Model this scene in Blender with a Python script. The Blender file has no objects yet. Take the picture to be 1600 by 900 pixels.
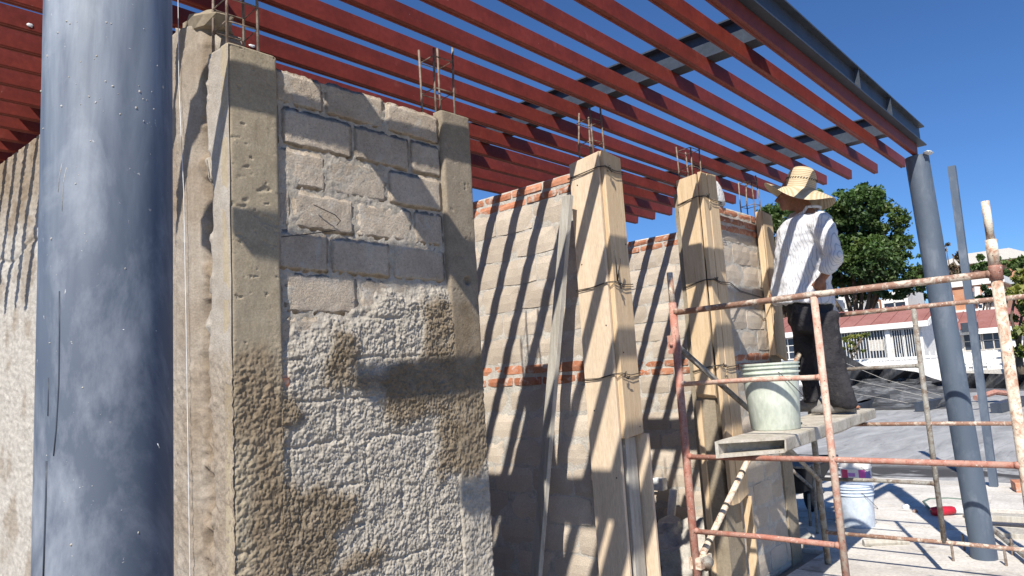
import bpy, math, random
import numpy as np
from mathutils import Vector, Matrix, Euler
random.seed(7)
sc = bpy.context.scene
COL = sc.collection

# ------------------------------------------------------------------ camera
EYE = np.array([0.0, 0.0, 1.5])
FPX = 1118.5                      # focal length in photo pixels (1600 wide)
ROT = np.array([[0.668, -0.741, -0.062], [-0.052, -0.129, 0.990], [0.742, 0.659, 0.125]])
u_, s_, v_ = np.linalg.svd(ROT); ROT = u_ @ v_
cam = bpy.data.cameras.new('camera'); cam.sensor_width = 36; cam.lens = FPX / 1600 * 36
cam.clip_end = 3000; cam.clip_start = 0.05
co = bpy.data.objects.new('camera', cam); COL.objects.link(co); sc.camera = co
mw = np.eye(4); mw[:3, 0] = ROT[0]; mw[:3, 1] = ROT[1]; mw[:3, 2] = -ROT[2]; mw[:3, 3] = EYE
co.matrix_world = Matrix(mw.tolist())

# ------------------------------------------------------------------ light
SUND = Vector((0.92, 0.407, -1.0)).normalized()      # the way sunlight travels
elev = math.asin(-SUND.z)
sl = bpy.data.lights.new('sun', 'SUN'); sl.energy = 5.0; sl.angle = math.radians(0.53); sl.color = (1.0, 0.94, 0.84)
so = bpy.data.objects.new('sun', sl); COL.objects.link(so)
so.rotation_euler = SUND.to_track_quat('-Z', 'Y').to_euler(); so.location = (-20, -10, 25)
w = bpy.data.worlds.new('World'); sc.world = w; w.use_nodes = True
nt = w.node_tree; bg = nt.nodes['Background']
sky = nt.nodes.new('ShaderNodeTexSky'); sky.sky_type = 'NISHITA'; sky.sun_disc = False
sky.sun_elevation = elev; sky.sun_rotation = math.atan2(-SUND.x, -SUND.y)
sky.altitude = 1500; sky.air_density = 1.0; sky.dust_density = 0.6; sky.ozone_density = 3.0
tint = nt.nodes.new('ShaderNodeMix'); tint.data_type = 'RGBA'; tint.blend_type = 'MULTIPLY'; tint.inputs[0].default_value = 1
tint.inputs[7].default_value = (.58, .88, 1.24, 1); nt.links.new(sky.outputs[0], tint.inputs[6]); nt.links.new(tint.outputs[2], bg.inputs[0]); bg.inputs[1].default_value = 0.078
sc.view_settings.view_transform = 'Standard'; sc.view_settings.look = 'None'
sc.view_settings.exposure = 0.42; sc.view_settings.gamma = 1.0

# ------------------------------------------------------------------ point helpers (photo pixel seen on a known plane)
def ray(x, y): return ROT.T @ np.array([(x - 800) / FPX, -(y - 450) / FPX, 1.0])
def onx(x, y, X): d = ray(x, y); return EYE + d * (X / d[0])
def ony(x, y, Y): d = ray(x, y); return EYE + d * (Y / d[1])
def onz(x, y, Z): d = ray(x, y); return EYE + d * ((Z - 1.5) / d[2])

# ------------------------------------------------------------------ noise (numpy value noise)
def _h(ix, iy, iz, s):
    n = (ix * 374761393 + iy * 668265263 + iz * 2147483647 + s * 974634777) & 0xffffffff
    n = ((n ^ (n >> 13)) * 1274126177) & 0xffffffff
    return ((n ^ (n >> 16)) & 0xffff) / 65535.0
def vnoise(p, s=0):
    p = np.asarray(p, float); i = np.floor(p).astype(np.int64); f = p - i; f = f * f * (3 - 2 * f)
    r = 0
    for a in (0, 1):
        for b in (0, 1):
            for c in (0, 1):
                wgt = (f[..., 0] if a else 1 - f[..., 0]) * (f[..., 1] if b else 1 - f[..., 1]) * (f[..., 2] if c else 1 - f[..., 2])
                r = r + wgt * _h(i[..., 0] + a, i[..., 1] + b, i[..., 2] + c, s)
    return r
_RM = np.array(Euler((.7, 1.1, .5)).to_matrix())
def fbm(p, oct=4, s=0):
    r = 0; a = 0.5; t = 0; p = np.asarray(p, float) @ _RM
    for k in range(oct):
        r = r + a * vnoise(p * 2 ** k + 17.3 * k, s + k); t += a; a *= 0.55; p = p @ _RM
    return r / t
def sstep(a, b, x): t = np.clip((x - a) / (b - a), 0, 1); return t * t * (3 - 2 * t)

# ------------------------------------------------------------------ materials
def new_mat(name):
    m = bpy.data.materials.new(name); m.use_nodes = True
    return m, m.node_tree, m.node_tree.nodes['Principled BSDF']
def L(t, a, b): t.links.new(a, b)
def N(t, kind, **kw):
    n = t.nodes.new(kind)
    for k, v in kw.items(): setattr(n, k, v)
    return n
def noise(t, vec, scale, detail=4, rough=0.6, dist=0):
    n = N(t, 'ShaderNodeTexNoise'); n.inputs['Scale'].default_value = scale; n.inputs['Detail'].default_value = detail
    n.inputs['Roughness'].default_value = rough; n.inputs['Distortion'].default_value = dist
    if vec is not None: L(t, vec, n.inputs['Vector'])
    return n.outputs['Fac']
def ramp(t, fac, a, b, ca=(0, 0, 0, 1), cb=(1, 1, 1, 1)):
    r = N(t, 'ShaderNodeValToRGB'); r.color_ramp.elements[0].position = a; r.color_ramp.elements[1].position = b
    r.color_ramp.elements[0].color = ca; r.color_ramp.elements[1].color = cb
    L(t, fac, r.inputs[0]); return r.outputs[0]
def c4(c): return (c[0], c[1], c[2], 1)
def mix(t, fac, a, b, mode='MIX'):
    m = N(t, 'ShaderNodeMix', data_type='RGBA', blend_type=mode)
    for s, v in ((0, fac), (6, a), (7, b)):
        if isinstance(v, (float, int)): m.inputs[s].default_value = v
        elif isinstance(v, tuple): m.inputs[s].default_value = c4(v)
        else: L(t, v, m.inputs[s])
    return m.outputs[2]
def pos(t, scale=None, local=False):
    if local: v = N(t, 'ShaderNodeTexCoord').outputs['Object']
    else: v = N(t, 'ShaderNodeNewGeometry').outputs['Position']
    if scale:
        mp = N(t, 'ShaderNodeMapping'); mp.inputs['Scale'].default_value = scale; L(t, v, mp.inputs[0]); v = mp.outputs[0]
    return v
def math_(t, op, a, b=0.0):
    m = N(t, 'ShaderNodeMath', operation=op)
    for s, v in ((0, a), (1, b)):
        if isinstance(v, (float, int)): m.inputs[s].default_value = v
        else: L(t, v, m.inputs[s])
    return m.outputs[0]
def bump(t, bs, layers):
    prev = None
    for h, st, d in layers:
        b = N(t, 'ShaderNodeBump'); b.inputs['Strength'].default_value = st; b.inputs['Distance'].default_value = d
        L(t, h, b.inputs['Height'])
        if prev is not None: L(t, prev, b.inputs['Normal'])
        prev = b.outputs[0]
    L(t, prev, bs.inputs['Normal'])
def surf(name, c1, c2, s1=6, s2=60, rough=0.85, metal=0, bumps=((80, 0.4, 0.004),), rand=0.0, spots=None, vec=None, local=False, contrast=(0.35, 0.65), spec=0.3):
    """general mottled surface: two tones, fine grain, optional per-object tone and spots"""
    m, t, bs = new_mat(name); v = pos(t, vec, local)
    n1 = noise(t, v, s1, 6, 0.6, 0.3); n2 = noise(t, v, s2, 4, 0.7)
    col = mix(t, ramp(t, n1, *contrast), c1, c2)
    g = ramp(t, n2, 0.2, 0.8, (0.72, 0.72, 0.72, 1), (1.25, 1.25, 1.25, 1))
    col = mix(t, 1.0, col, g, 'MULTIPLY')
    if rand:
        oi = N(t, 'ShaderNodeObjectInfo')
        rr = ramp(t, oi.outputs['Random'], 0, 1, (1 - rand, 1 - rand * 1.1, 1 - rand * 1.2, 1), (1 + rand, 1 + rand * .95, 1 + rand * .9, 1))
        col = mix(t, 1.0, col, rr, 'MULTIPLY')
    if spots:
        for (sc_, a, b, cc, amt) in spots:
            ns = noise(t, v, sc_, 3, 0.6, 0.5)
            f = math_(t, 'MULTIPLY', ramp(t, ns, a, b), amt)
            col = mix(t, f, col, cc)
    L(t, col, bs.inputs['Base Color']); bs.inputs['Roughness'].default_value = rough
    bs.inputs['Metallic'].default_value = metal; bs.inputs['Specular IOR Level'].default_value = spec
    bump(t, bs, [(noise(t, v, s, 5, 0.7), st, d) for s, st, d in bumps])
    return m
def flat(name, c, rough=0.6, metal=0, spec=0.4):
    return surf(name, tuple(x * 0.9 for x in c), tuple(min(1, x * 1.1) for x in c), 10, 90, rough, metal, ((60, 0.15, 0.002),), spec=spec)
MT = {}
MT['block'] = surf('tan_concrete_block', (.50, .43, .355), (.59, .515, .43), 5, 140, .95, 0, ((150, .8, .004), (420, .5, .002)), rand=.13,
                   spots=[(9, .58, .7, (.56, .54, .5), .5), (260, .64, .7, (.2, .17, .14), .6)])
MT['block_rough'] = surf('coarse_block', (.45, .375, .295), (.59, .51, .415), 7, 90, .95, 0, ((110, 1.0, .006), (300, .8, .003)), rand=.1,
                         spots=[(12, .55, .68, (.55, .53, .49), .55), (210, .6, .68, (.18, .15, .12), .7)])
MT['mortar'] = surf('grey_mortar', (.40, .37, .33), (.56, .53, .48), 14, 80, .95, 0, ((90, .9, .006), (300, .5, .002)), contrast=(.3, .6))
MT['brick'] = surf('red_clay_brick', (.42, .16, .085), (.52, .26, .165), 12, 120, .95, 0, ((90, .6, .004),), rand=.25,
                   spots=[(22, .54, .66, (.55, .5, .45), .75)])
MT['concrete'] = surf('smooth_cast_concrete', (.27, .225, .165), (.34, .29, .22), 5, 70, .9, 0, ((30, .35, .006), (180, .4, .002)),
                      spots=[(16, .62, .7, (.2, .165, .12), .6)])
MT['red'] = surf('red_primer_steel', (.155, .026, .018), (.215, .037, .025), 5, 40, .55, 0, ((60, .12, .002),), rand=.06,
                 spots=[(14, .62, .74, (.28, .075, .055), .5), (55, .74, .77, (.5, .4, .36), .6)])
MT['dark_steel'] = surf('slate_painted_steel', (.040, .050, .068), (.058, .070, .092), 6, 60, .45, 0, ((50, .1, .002),), spots=[(30, .66, .75, (.15, .17, .19), .4)])
MT['ply'] = surf('pale_plywood', (.62, .49, .35), (.70, .565, .42), 3, 30, .7, 0, ((120, .15, .001),), vec=(6, 6, .8), spots=[(5, .6, .75, (.45, .3, .17), .3), (14, .68, .74, (.55, .52, .47), .6)])
MT['plank_wood'] = surf('pale_sawn_timber', (.55, .40, .24), (.68, .53, .36), 4, 40, .75, 0, ((60, .4, .002),), vec=(14, 14, .9), contrast=(.3, .7), rand=.08,
                        spots=[(6, .6, .7, (.38, .2, .09), .5), (13, .66, .72, (.5, .47, .42), .6)])
MT['old_wood'] = surf('mortar_stained_wood', (.36, .33, .28), (.52, .50, .45), 3, 40, .85, 0, ((60, .5, .002),), vec=(12, 12, 1.2), rand=.05)
MT['rebar'] = surf('rusty_rebar', (.16, .11, .08), (.32, .27, .23), 40, 200, .7, .3, ((300, .6, .002),))
MT['wire'] = flat('dark_tie_wire', (.05, .045, .04), .6)
MT['white_plastic'] = surf('white_plastic', (.70, .72, .74), (.78, .8, .82), 4, 30, .4, 0, ((20, .1, .002),), spots=[(9, .6, .72, (.5, .47, .42), .4)])
MT['black'] = surf('black_plastic', (.012, .012, .014), (.03, .03, .033), 6, 60, .5, 0, ((30, .3, .004),))
MT['white_paint'] = surf('white_house_paint', (.72, .71, .68), (.82, .81, .78), 1.5, 14, .8, 0, ((20, .2, .01),))
MT['roof_red'] = surf('faded_red_roof', (.27, .11, .095), (.34, .16, .14), .7, 9, .85, 0, ((8, .3, .02),), spots=[(2.2, .6, .75, (.22, .12, .1), .5)])
MT['dark_glass'] = flat('dark_window', (.03, .04, .06), .2, 0, .6)
MT['orange_brick'] = surf('distant_brickwork', (.45, .2, .11), (.55, .3, .19), 1.5, 12, .9)

# scaffold paint: chipped cream / rust
def chipped(name, paint, rust, lo, hi):
    m, t, bs = new_mat(name); v = pos(t)
    n = noise(t, v, 16, 8, .72, .6); col = mix(t, ramp(t, n, lo, hi), paint, rust)
    n2 = noise(t, v, 60, 6, .75); col = mix(t, ramp(t, n2, .60, .66), col, (.72, .66, .58))
    n3 = noise(t, v, 95, 4, .7, .5); col = mix(t, ramp(t, n3, .60, .66), col, (.10, .055, .035))
    L(t, col, bs.inputs['Base Color']); bs.inputs['Roughness'].default_value = .7
    bump(t, bs, [(n2, .6, .003), (n3, .5, .002)]); return m
MT['scaf_rust'] = chipped('rust_red_scaffold_paint', (.40, .155, .11), (.46, .27, .21), .4, .6)
MT['scaf_pink'] = chipped('faded_pink_scaffold_paint', (.52, .27, .20), (.58, .47, .38), .42, .58)
MT['scaf_brown'] = chipped('brown_white_scaffold_paint', (.30, .17, .12), (.60, .53, .44), .50, .60)
MT['scaf_cream'] = chipped('chipped_cream_scaffold_paint', (.70, .62, .50), (.40, .22, .14), .48, .62)
MT['scaf_grey'] = chipped('worn_grey_scaffold_paint', (.30, .29, .26), (.16, .12, .09), .45, .6)

# left / right pipe paint: scuffed slate blue with pale smears and mortar specks
def pipe_mat(name, base, hi, smear, specks, big):
    m, t, bs = new_mat(name); v = pos(t); vs = pos(t, (1.0, 1.0, .45))
    col = mix(t, ramp(t, noise(t, vs, 4, 6, .6, .3), .35, .68), base, hi)
    f = ramp(t, noise(t, vs, 7, 9, .68, .35), .50, .72); f = math_(t, 'MULTIPLY', f, smear); col = mix(t, f, col, (.50, .54, .60))
    # pale upright streaks, stronger towards the top
    g = N(t, 'ShaderNodeSeparateXYZ'); L(t, v, g.inputs[0])
    topf = N(t, 'ShaderNodeMapRange'); topf.inputs[1].default_value = 1.55; topf.inputs[2].default_value = 2.25; L(t, g.outputs[2], topf.inputs[0])
    f2 = math_(t, 'MULTIPLY', math_(t, 'MULTIPLY', topf.outputs[0], ramp(t, noise(t, pos(t, (2.0, 2.0, .25)), 9, 5, .6, .4), .36, .62)), big)
    col = mix(t, f2, col, (.43, .48, .54))
    v2n = noise(t, pos(t, (1, 1, .8)), 130, 3, .6, .4)
    sp = ramp(t, v2n, .70, .74)
    sp = math_(t, 'MULTIPLY', sp, ramp(t, noise(t, v, 6, 3), .42, .56)); sp = math_(t, 'MULTIPLY', sp, specks); col = mix(t, sp, col, (.72, .70, .64))
    L(t, col, bs.inputs['Base Color']); bs.inputs['Roughness'].default_value = .48
    r = ramp(t, noise(t, v, 12, 5), .3, .7, (.50, .50, .50, 1), (.72, .72, .72, 1)); L(t, r, bs.inputs['Roughness'])
    bump(t, bs, [(noise(t, vs, 14, 5), .12, .004), (sp, .5, .002)]); return m
MT['pipe_near'] = pipe_mat('scuffed_slate_blue_pipe', (.062, .084, .128), (.098, .122, .165), .46, .75, .75)
MT['pipe_far'] = pipe_mat('slate_grey_pipe', (.075, .10, .14), (.10, .13, .175), .18, .15, 0.0)

# plaster with a vertex attribute 'stain' (wet brown mortar 1 .. pale dry render 0)
def plaster_mat(name, pale1, pale2, br1, br2, b1=1.0):
    m, t, bs = new_mat(name); v = pos(t)
    at = N(t, 'ShaderNodeAttribute', attribute_name='stain')
    pale = mix(t, ramp(t, noise(t, v, 22, 6, .7), .35, .62), pale1, pale2)
    brn = mix(t, ramp(t, noise(t, v, 14, 6, .65), .35, .65), br1, br2)
    col = mix(t, at.outputs['Fac'], pale, brn)
    g = ramp(t, noise(t, v, 150, 4, .7), .25, .75, (.75, .75, .75, 1), (1.2, 1.2, 1.2, 1)); col = mix(t, 1.0, col, g, 'MULTIPLY')
    L(t, col, bs.inputs['Base Color']); bs.inputs['Roughness'].default_value = .95; bs.inputs['Specular IOR Level'].default_value = .15
    bump(t, bs, [(noise(t, v, 120, 5, .75), .7 * b1, .005), (noise(t, v, 330, 3, .6), .4, .0015)]); return m
MT['plaster'] = plaster_mat('rough_render', (.35, .315, .262), (.50, .455, .388), (.19, .148, .10), (.28, .225, .16))
MT['column_face'] = plaster_mat('column_concrete', (.33, .275, .195), (.40, .34, .25), (.215, .165, .11), (.285, .225, .155), .45)
MT['white_render'] = plaster_mat('pale_side_render', (.40, .37, .33), (.53, .50, .45), (.23, .18, .13), (.31, .25, .19))

# ------------------------------------------------------------------ mesh builder
WORLD = {}
def link_mesh(name, verts, faces, mat, parent=None, smooth=False, uv=None):
    verts = np.asarray(verts, float); c = (verts.min(0) + verts.max(0)) / 2
    me = bpy.data.meshes.new(name); me.from_pydata((verts - c).tolist(), [], [tuple(f) for f in faces]); me.update()
    if isinstance(mat, (list, tuple)):
        for k in mat: me.materials.append(MT[k] if isinstance(k, str) else k)
    elif mat is not None: me.materials.append(MT[mat] if isinstance(mat, str) else mat)
    if smooth: me.shade_smooth()
    o = bpy.data.objects.new(name, me); COL.objects.link(o)
    place(o, c, parent); return o
def place(o, wpos, parent=None):
    wpos = np.asarray(wpos, float); WORLD[o.name] = wpos
    if parent is not None:
        o.parent = parent; o.location = (wpos - WORLD[parent.name]).tolist()
    else: o.location = wpos.tolist()
def empty(name, loc, label, cat, group=None):
    o = bpy.data.objects.new(name, None); o.empty_display_size = .1; COL.objects.link(o); place(o, loc)
    o['label'] = label; o['category'] = cat
    if group: o['group'] = group
    return o
def tag(o, label, cat, group=None):
    o['label'] = label; o['category'] = cat
    if group: o['group'] = group
    return o
class MB:
    def __init__(s): s.v = []; s.f = []
    def add(s, v, f): k = len(s.v); s.v += [tuple(map(float, p)) for p in v]; s.f += [tuple(i + k for i in q) for q in f]
    def box(s, a, b):
        x0, y0, z0 = a; x1, y1, z1 = b
        s.hexa([(x0, y0, z0), (x1, y0, z0), (x1, y1, z0), (x0, y1, z0), (x0, y0, z1), (x1, y0, z1), (x1, y1, z1), (x0, y1, z1)]); return s
    def hexa(s, p): s.add(p, [(0, 3, 2, 1), (4, 5, 6, 7), (0, 1, 5, 4), (1, 2, 6, 5), (2, 3, 7, 6), (3, 0, 4, 7)]); return s
    def prism(s, p, q, w, h, up=(0, 0, 1), taper=1.0):
        """bar from p to q, width w across, height h along 'up'"""
        p = np.array(p, float); q = np.array(q, float); d = (q - p); d /= np.linalg.norm(d); up = np.array(up, float)
        r = np.cross(d, up); r /= np.linalg.norm(r); u = np.cross(r, d); P = []
        for c, k in ((p, 1), (q, taper)):
            for a, b in ((-1, -1), (1, -1), (1, 1), (-1, 1)): P.append(c + r * w / 2 * a * k + u * h / 2 * b * k)
        s.hexa(P); return s
    def tube(s, pts, r, n=10, cap=True, jit=0):
        pts = [np.array(p, float) for p in pts]; rs = r if isinstance(r, (list, tuple)) else [r] * len(pts)
        rings = []; prev = None
        for i, p in enumerate(pts):
            d = pts[min(i + 1, len(pts) - 1)] - pts[max(i - 1, 0)]; d /= np.linalg.norm(d)
            if prev is None:
                a = np.array([0, 0, 1.]) if abs(d[2]) < .9 else np.array([1., 0, 0]); e1 = np.cross(d, a)
            else: e1 = prev - d * prev.dot(d)
            e1 /= np.linalg.norm(e1); prev = e1; e2 = np.cross(d, e1)
            rings.append([p + rs[i] * (e1 * math.cos(2 * math.pi * k / n) + e2 * math.sin(2 * math.pi * k / n)) for k in range(n)])
        v = [q for g in rings for q in g]; f = []
        for i in range(len(rings) - 1):
            for k in range(n): f.append((i * n + k, i * n + (k + 1) % n, (i + 1) * n + (k + 1) % n, (i + 1) * n + k))
        if cap: f.append(tuple(range(n - 1, -1, -1))); f.append(tuple((len(rings) - 1) * n + k for k in range(n)))
        s.add(v, f); return s
    def lathe(s, c, prof, n=24, capb=True, capt=True, axis=None):
        c = np.array(c, float); A = np.eye(3) if axis is None else axis; v = []
        for r, z in prof:
            for k in range(n): a = 2 * math.pi * k / n; v.append(c + A @ np.array([r * math.cos(a), r * math.sin(a), z]))
        f = []; m = len(prof)
        for i in range(m - 1):
            for k in range(n): f.append((i * n + k, i * n + (k + 1) % n, (i + 1) * n + (k + 1) % n, (i + 1) * n + k))
        if capb: f.append(tuple(range(n - 1, -1, -1)))
        if capt: f.append(tuple((m - 1) * n + k for k in range(n)))
        s.add(v, f); return s
    def build(s, name, mat, parent=None, smooth=False): return link_mesh(name, s.v, s.f, mat, parent, smooth)
def bevel(o, wd=.004, seg=2):
    b = o.modifiers.new('bevel', 'BEVEL'); b.width = wd; b.segments = seg; b.limit_method = 'ANGLE'; return o
def autosmooth(o, ang=40):
    me = o.data; me.shade_smooth()
    try: me.set_sharp_from_angle(angle=math.radians(ang))
    except Exception: pass
    return o

def heightface(name, o, u, v, nrm, U, V, nu, nv, disp, mat, parent, stain=None, thick=.02):
    """displaced rectangular face; disp(u,v) gives metres along nrm; closed backwards by 'thick'"""
    o = np.array(o, float); u = np.array(u, float); v = np.array(v, float); nrm = np.array(nrm, float)
    uu, vv = np.meshgrid(np.linspace(0, U, nu + 1), np.linspace(0, V, nv + 1))
    wp = o + uu[..., None] * u + vv[..., None] * v
    d = disp(uu, vv, wp); p = wp + d[..., None] * nrm
    verts = p.reshape(-1, 3); W = nu + 1
    idx = np.arange((nu + 1) * (nv + 1)).reshape(nv + 1, nu + 1)
    faces = np.stack([idx[:-1, :-1], idx[:-1, 1:], idx[1:, 1:], idx[1:, :-1]], -1).reshape(-1, 4)
    flip = np.dot(np.cross(u, v), nrm) < 0
    if flip: faces = faces[:, ::-1]
    border = list(idx[0, :]) + list(idx[1:, -1]) + list(idx[-1, -2::-1]) + list(idx[-2:0:-1, 0])
    nb = len(border); back = (wp.reshape(-1, 3)[border] - nrm * thick)
    n0 = len(verts); verts = np.vstack([verts, back]); F = faces.tolist()
    for k in range(nb):
        a, b = border[k], border[(k + 1) % nb]; q = (b, a, n0 + k, n0 + (k + 1) % nb)
        F.append(q[::-1] if flip else q)
    ob = link_mesh(name, verts, F, mat, parent, False)
    ob.data.shade_smooth()
    if stain is not None:
        s = stain(uu, vv, wp).reshape(-1); s = np.concatenate([s, s[border]])
        a = ob.data.attributes.new('stain', 'FLOAT', 'POINT'); a.data.foreach_set('value', s.astype(np.float32))
    return ob

# ------------------------------------------------------------------ block and brick templates (front face looks along -Y, unit length X and height Z)
def block_template(seed, depth, nu, nv, jit, chamf, relief):
    rnd = np.random.RandomState(seed)
    us = np.linspace(0, 1, nu + 1); vs = np.linspace(0, 1, nv + 1); V = []; idx = {}
    for j, b in enumerate(vs):
        for i, a in enumerate(us):
            eu = min(a, 1 - a); ev = min(b, 1 - b); edge = i in (0, nu) or j in (0, nv)
            x = a + (rnd.uniform(-jit, jit) * .35); z = b + rnd.uniform(-jit, jit)
            y = rnd.uniform(-relief, relief) + (chamf * rnd.uniform(.6, 1.5) if edge else 0)
            if i in (0, nu) and j in (0, nv): x += (.02 if i == 0 else -.02); z += (.05 if j == 0 else -.05)
            idx[i, j] = len(V); V.append((x, y, z))
    F = [(idx[i, j], idx[i + 1, j], idx[i + 1, j + 1], idx[i, j + 1]) for j in range(nv) for i in range(nu)]
    ring = [idx[i, 0] for i in range(nu)] + [idx[nu, j] for j in range(nv)] + [idx[i, nv] for i in range(nu, 0, -1)] + [idx[0, j] for j in range(nv, 0, -1)]
    n0 = len(V)
    for r in ring: x, y, z = V[r]; V.append((x, depth, z))
    n = len(ring)
    for k in range(n): F.append((ring[(k + 1) % n], ring[k], n0 + k, n0 + (k + 1) % n))
    F.append(tuple(n0 + k for k in range(n)))
    me = bpy.data.meshes.new('masonry_unit'); me.from_pydata(V, [], F); me.update(); return me
def template_set(n, mat, *a, seed=0):
    r = []
    for k in range(n):
        me = block_template(seed + k, *a); me.materials.append(MT[mat]); r.append(me)
    return r
T_BLOCK = template_set(6, 'block', .05, 4, 3, .012, .006, .0012, seed=10)
T_BRICK = template_set(6, 'brick', .05, 3, 2, .04, .004, .002, seed=30)
T_FRONT = template_set(8, 'block_rough', .05, 16, 9, .028, .0032, .0024, seed=50)
for me in T_FRONT: me.shade_smooth()
def unit(name, tmpl, root, wpos, length, height, facing, proud=0.0):
    o = bpy.data.objects.new(name, random.choice(tmpl)); COL.objects.link(o)
    p = np.array(wpos, float)
    if facing == 'Y': p[1] -= proud
    else: o.rotation_euler = (0, 0, -math.pi / 2); p[0] -= proud
    o.scale = (length, 1, height); place(o, p, root)
    o.rotation_euler.y = random.uniform(-.006, .006); return o

# ================================================================== GROUND
def ground():
    m, t, bs = new_mat('site_ground'); v = pos(t); g = N(t, 'ShaderNodeSeparateXYZ'); L(t, v, g.inputs[0])
    wob = math_(t, 'MULTIPLY', noise(t, v, 1.3, 5, .7), 1.6)
    f = N(t, 'ShaderNodeMapRange'); f.inputs[1].default_value = 10.0; f.inputs[2].default_value = 10.3
    L(t, math_(t, 'ADD', g.outputs[0], wob), f.inputs[0])
    near = mix(t, ramp(t, noise(t, v, 1.7, 7, .65, .4), .4, .62), (.19, .16, .125), (.28, .245, .20))
    near = mix(t, math_(t, 'MULTIPLY', ramp(t, noise(t, v, 2.6, 5, .6, 1.0), .60, .70), .7), near, (.24, .20, .16))
    far = mix(t, ramp(t, noise(t, pos(t, (.5, 2.2, 1)), 1.2, 7, .65, .8), .35, .65), (.25, .25, .25), (.42, .42, .415))
    far = mix(t, math_(t, 'MULTIPLY', ramp(t, noise(t, pos(t, (.4, 3, 1)), 2.0, 5, .6, 2.0), .58, .68), .5), far, (.12, .122, .125))
    col = mix(t, f.outputs[0], near, far)
    wet = N(t, 'ShaderNodeMapRange'); wet.inputs[1].default_value = 1.3; wet.inputs[2].default_value = .5; L(t, math_(t, 'ABSOLUTE', math_(t, 'SUBTRACT', g.outputs[0], 10.1)), wet.inputs[0])
    col = mix(t, math_(t, 'MULTIPLY', wet.outputs[0], ramp(t, noise(t, pos(t, (1, .5, 1)), 1.6, 5, .6, 1.2), .43, .50)), col, (.055, .052, .05))
    L(t, mix(t, 1.0, col, ramp(t, noise(t, v, 55, 4), .2, .8, (.8, .8, .8, 1), (1.2, 1.2, 1.2, 1)), 'MULTIPLY'), bs.inputs['Base Color'])
    bs.inputs['Roughness'].default_value = .85
    bump(t, bs, [(noise(t, v, 12, 6), .4, .02), (noise(t, v, 90, 4), .4, .004)]); MT['ground'] = m
    xs = [-900, -60, -6] + list(np.arange(-3, 26, .5)) + [32, 40, 60, 900]; ys = [-900, -60, -8] + list(np.arange(-4, 16, .5)) + [20, 30, 60, 900]
    V = []; F = []
    for j, y in enumerate(ys):
        for i, x in enumerate(xs):
            z = 0
            if 0 < x < 26: z = -.012 + .02 * float(vnoise(np.array([x * .7, y * .7, 0.]), 3)) if x > 9 else 0
            V.append((x, y, z))
    n = len(xs)
    for j in range(len(ys) - 1):
        for i in range(n - 1): F.append((j * n + i, j * n + i + 1, (j + 1) * n + i + 1, (j + 1) * n + i))
    o = link_mesh('ground', V, F, 'ground'); o['kind'] = 'structure'
    # poured floor strips, joints between them recessed
    MT['strip'] = surf('pale_floor_strip', (.52, .49, .45), (.68, .65, .60), 2.3, 40, .9, 0, ((40, .4, .006), (160, .3, .002)), rand=.07,
                       spots=[(3.1, .6, .7, (.25, .21, .17), .6), (30, .68, .73, (.3, .27, .23), .6)])
    p = empty('floor_slab', (7.5, .5, 0), '', ''); del p['label']; del p['category']; p['kind'] = 'structure'
    x = 4.4; k = 0
    while x < 9.3:
        wd = .285
        for (a, b) in ((-2.2, 4.6 if x > 5.7 else 2.12),):
            jz = random.uniform(-.004, .004); a2 = a + random.uniform(-.05, .05) * 0
            MB().box((x, a2, -.03), (x + wd - random.choice((.012, .018, .024)), b - .012, .034 + jz)).build('floor_strip', 'strip', p)
        x += wd; k += 1
ground()

# ================================================================== FRONT WALL with its two cast columns (one masonry thing)
YW = 2.2
def seg_in(poly, x, z):
    inside = np.zeros(x.shape, bool); n = len(poly)
    for i in range(n):
        x1, z1 = poly[i]; x2, z2 = poly[(i + 1) % n]
        c = ((z1 > z) != (z2 > z)) & (x < (x2 - x1) * (z - z1) / (z2 - z1 + 1e-12) + x1); inside ^= c
    return inside
def wpoly(pts): return [(float(ony(a, b, YW)[0]), float(ony(a, b, YW)[2])) for a, b in pts]
STAINS = [wpoly(q) for q in (
    [(352, 548), (395, 540), (428, 560), (438, 604), (470, 632), (487, 655), (432, 682), (442, 735), (478, 768), (500, 750), (545, 762), (562, 790), (520, 832), (507, 880), (478, 905), (372, 930), (372, 760), (352, 700)],
    [(518, 525), (548, 520), (558, 560), (530, 575), (512, 600), (512, 560)],
    [(655, 470), (735, 470), (760, 540), (765, 640), (600, 660), (585, 600), (515, 605), (530, 570), (600, 572), (640, 560), (668, 520)],
    [(676, 655), (762, 640), (764, 690), (745, 745), (700, 740), (676, 735), (690, 690)],
    [(590, 840), (470, 905), (560, 905), (598, 875)])]
def stain_f(uu, vv, wp):
    x = wp[..., 0] + .13 * (fbm(wp * 11, 5, 5) - .5); z = wp[..., 2] + .13 * (fbm(wp * 11 + 9, 5, 6) - .5)
    acc = np.zeros(x.shape)
    for dx, dz in ((0, 0), (.02, .01), (-.02, .01), (.01, .024), (-.01, -.024)):
        s = np.zeros(x.shape, bool)
        for p in STAINS: s |= seg_in(p, x + dx, z + dz)
        acc += s / 5
    return np.clip(acc * (.75 + .5 * fbm(wp * 20, 3, 8)), 0, 1)
wall = empty('masonry_wall', (1.6, 2.25, 0), 'near block wall half covered in rough grey plaster, with blocks showing at its top', 'wall')
MB().box((1.115, 2.225, 0), (2.225, 2.30, 2.62)).build('wall_core', 'mortar', wall)
RZ = [2.655, 2.516, 2.365, 2.214, 2.063, 1.912, 1.761, 1.612, 1.463, 1.314, 1.165, 1.016, .867, .718, .569, .42, .27, .12]
def joint_set(r):
    if r % 2 == 0: return [1.275, 1.487, 1.772, 2.065]
    return [1.275, 1.335 if r == 3 else 1.30, 1.612, 1.893, 2.065]
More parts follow.
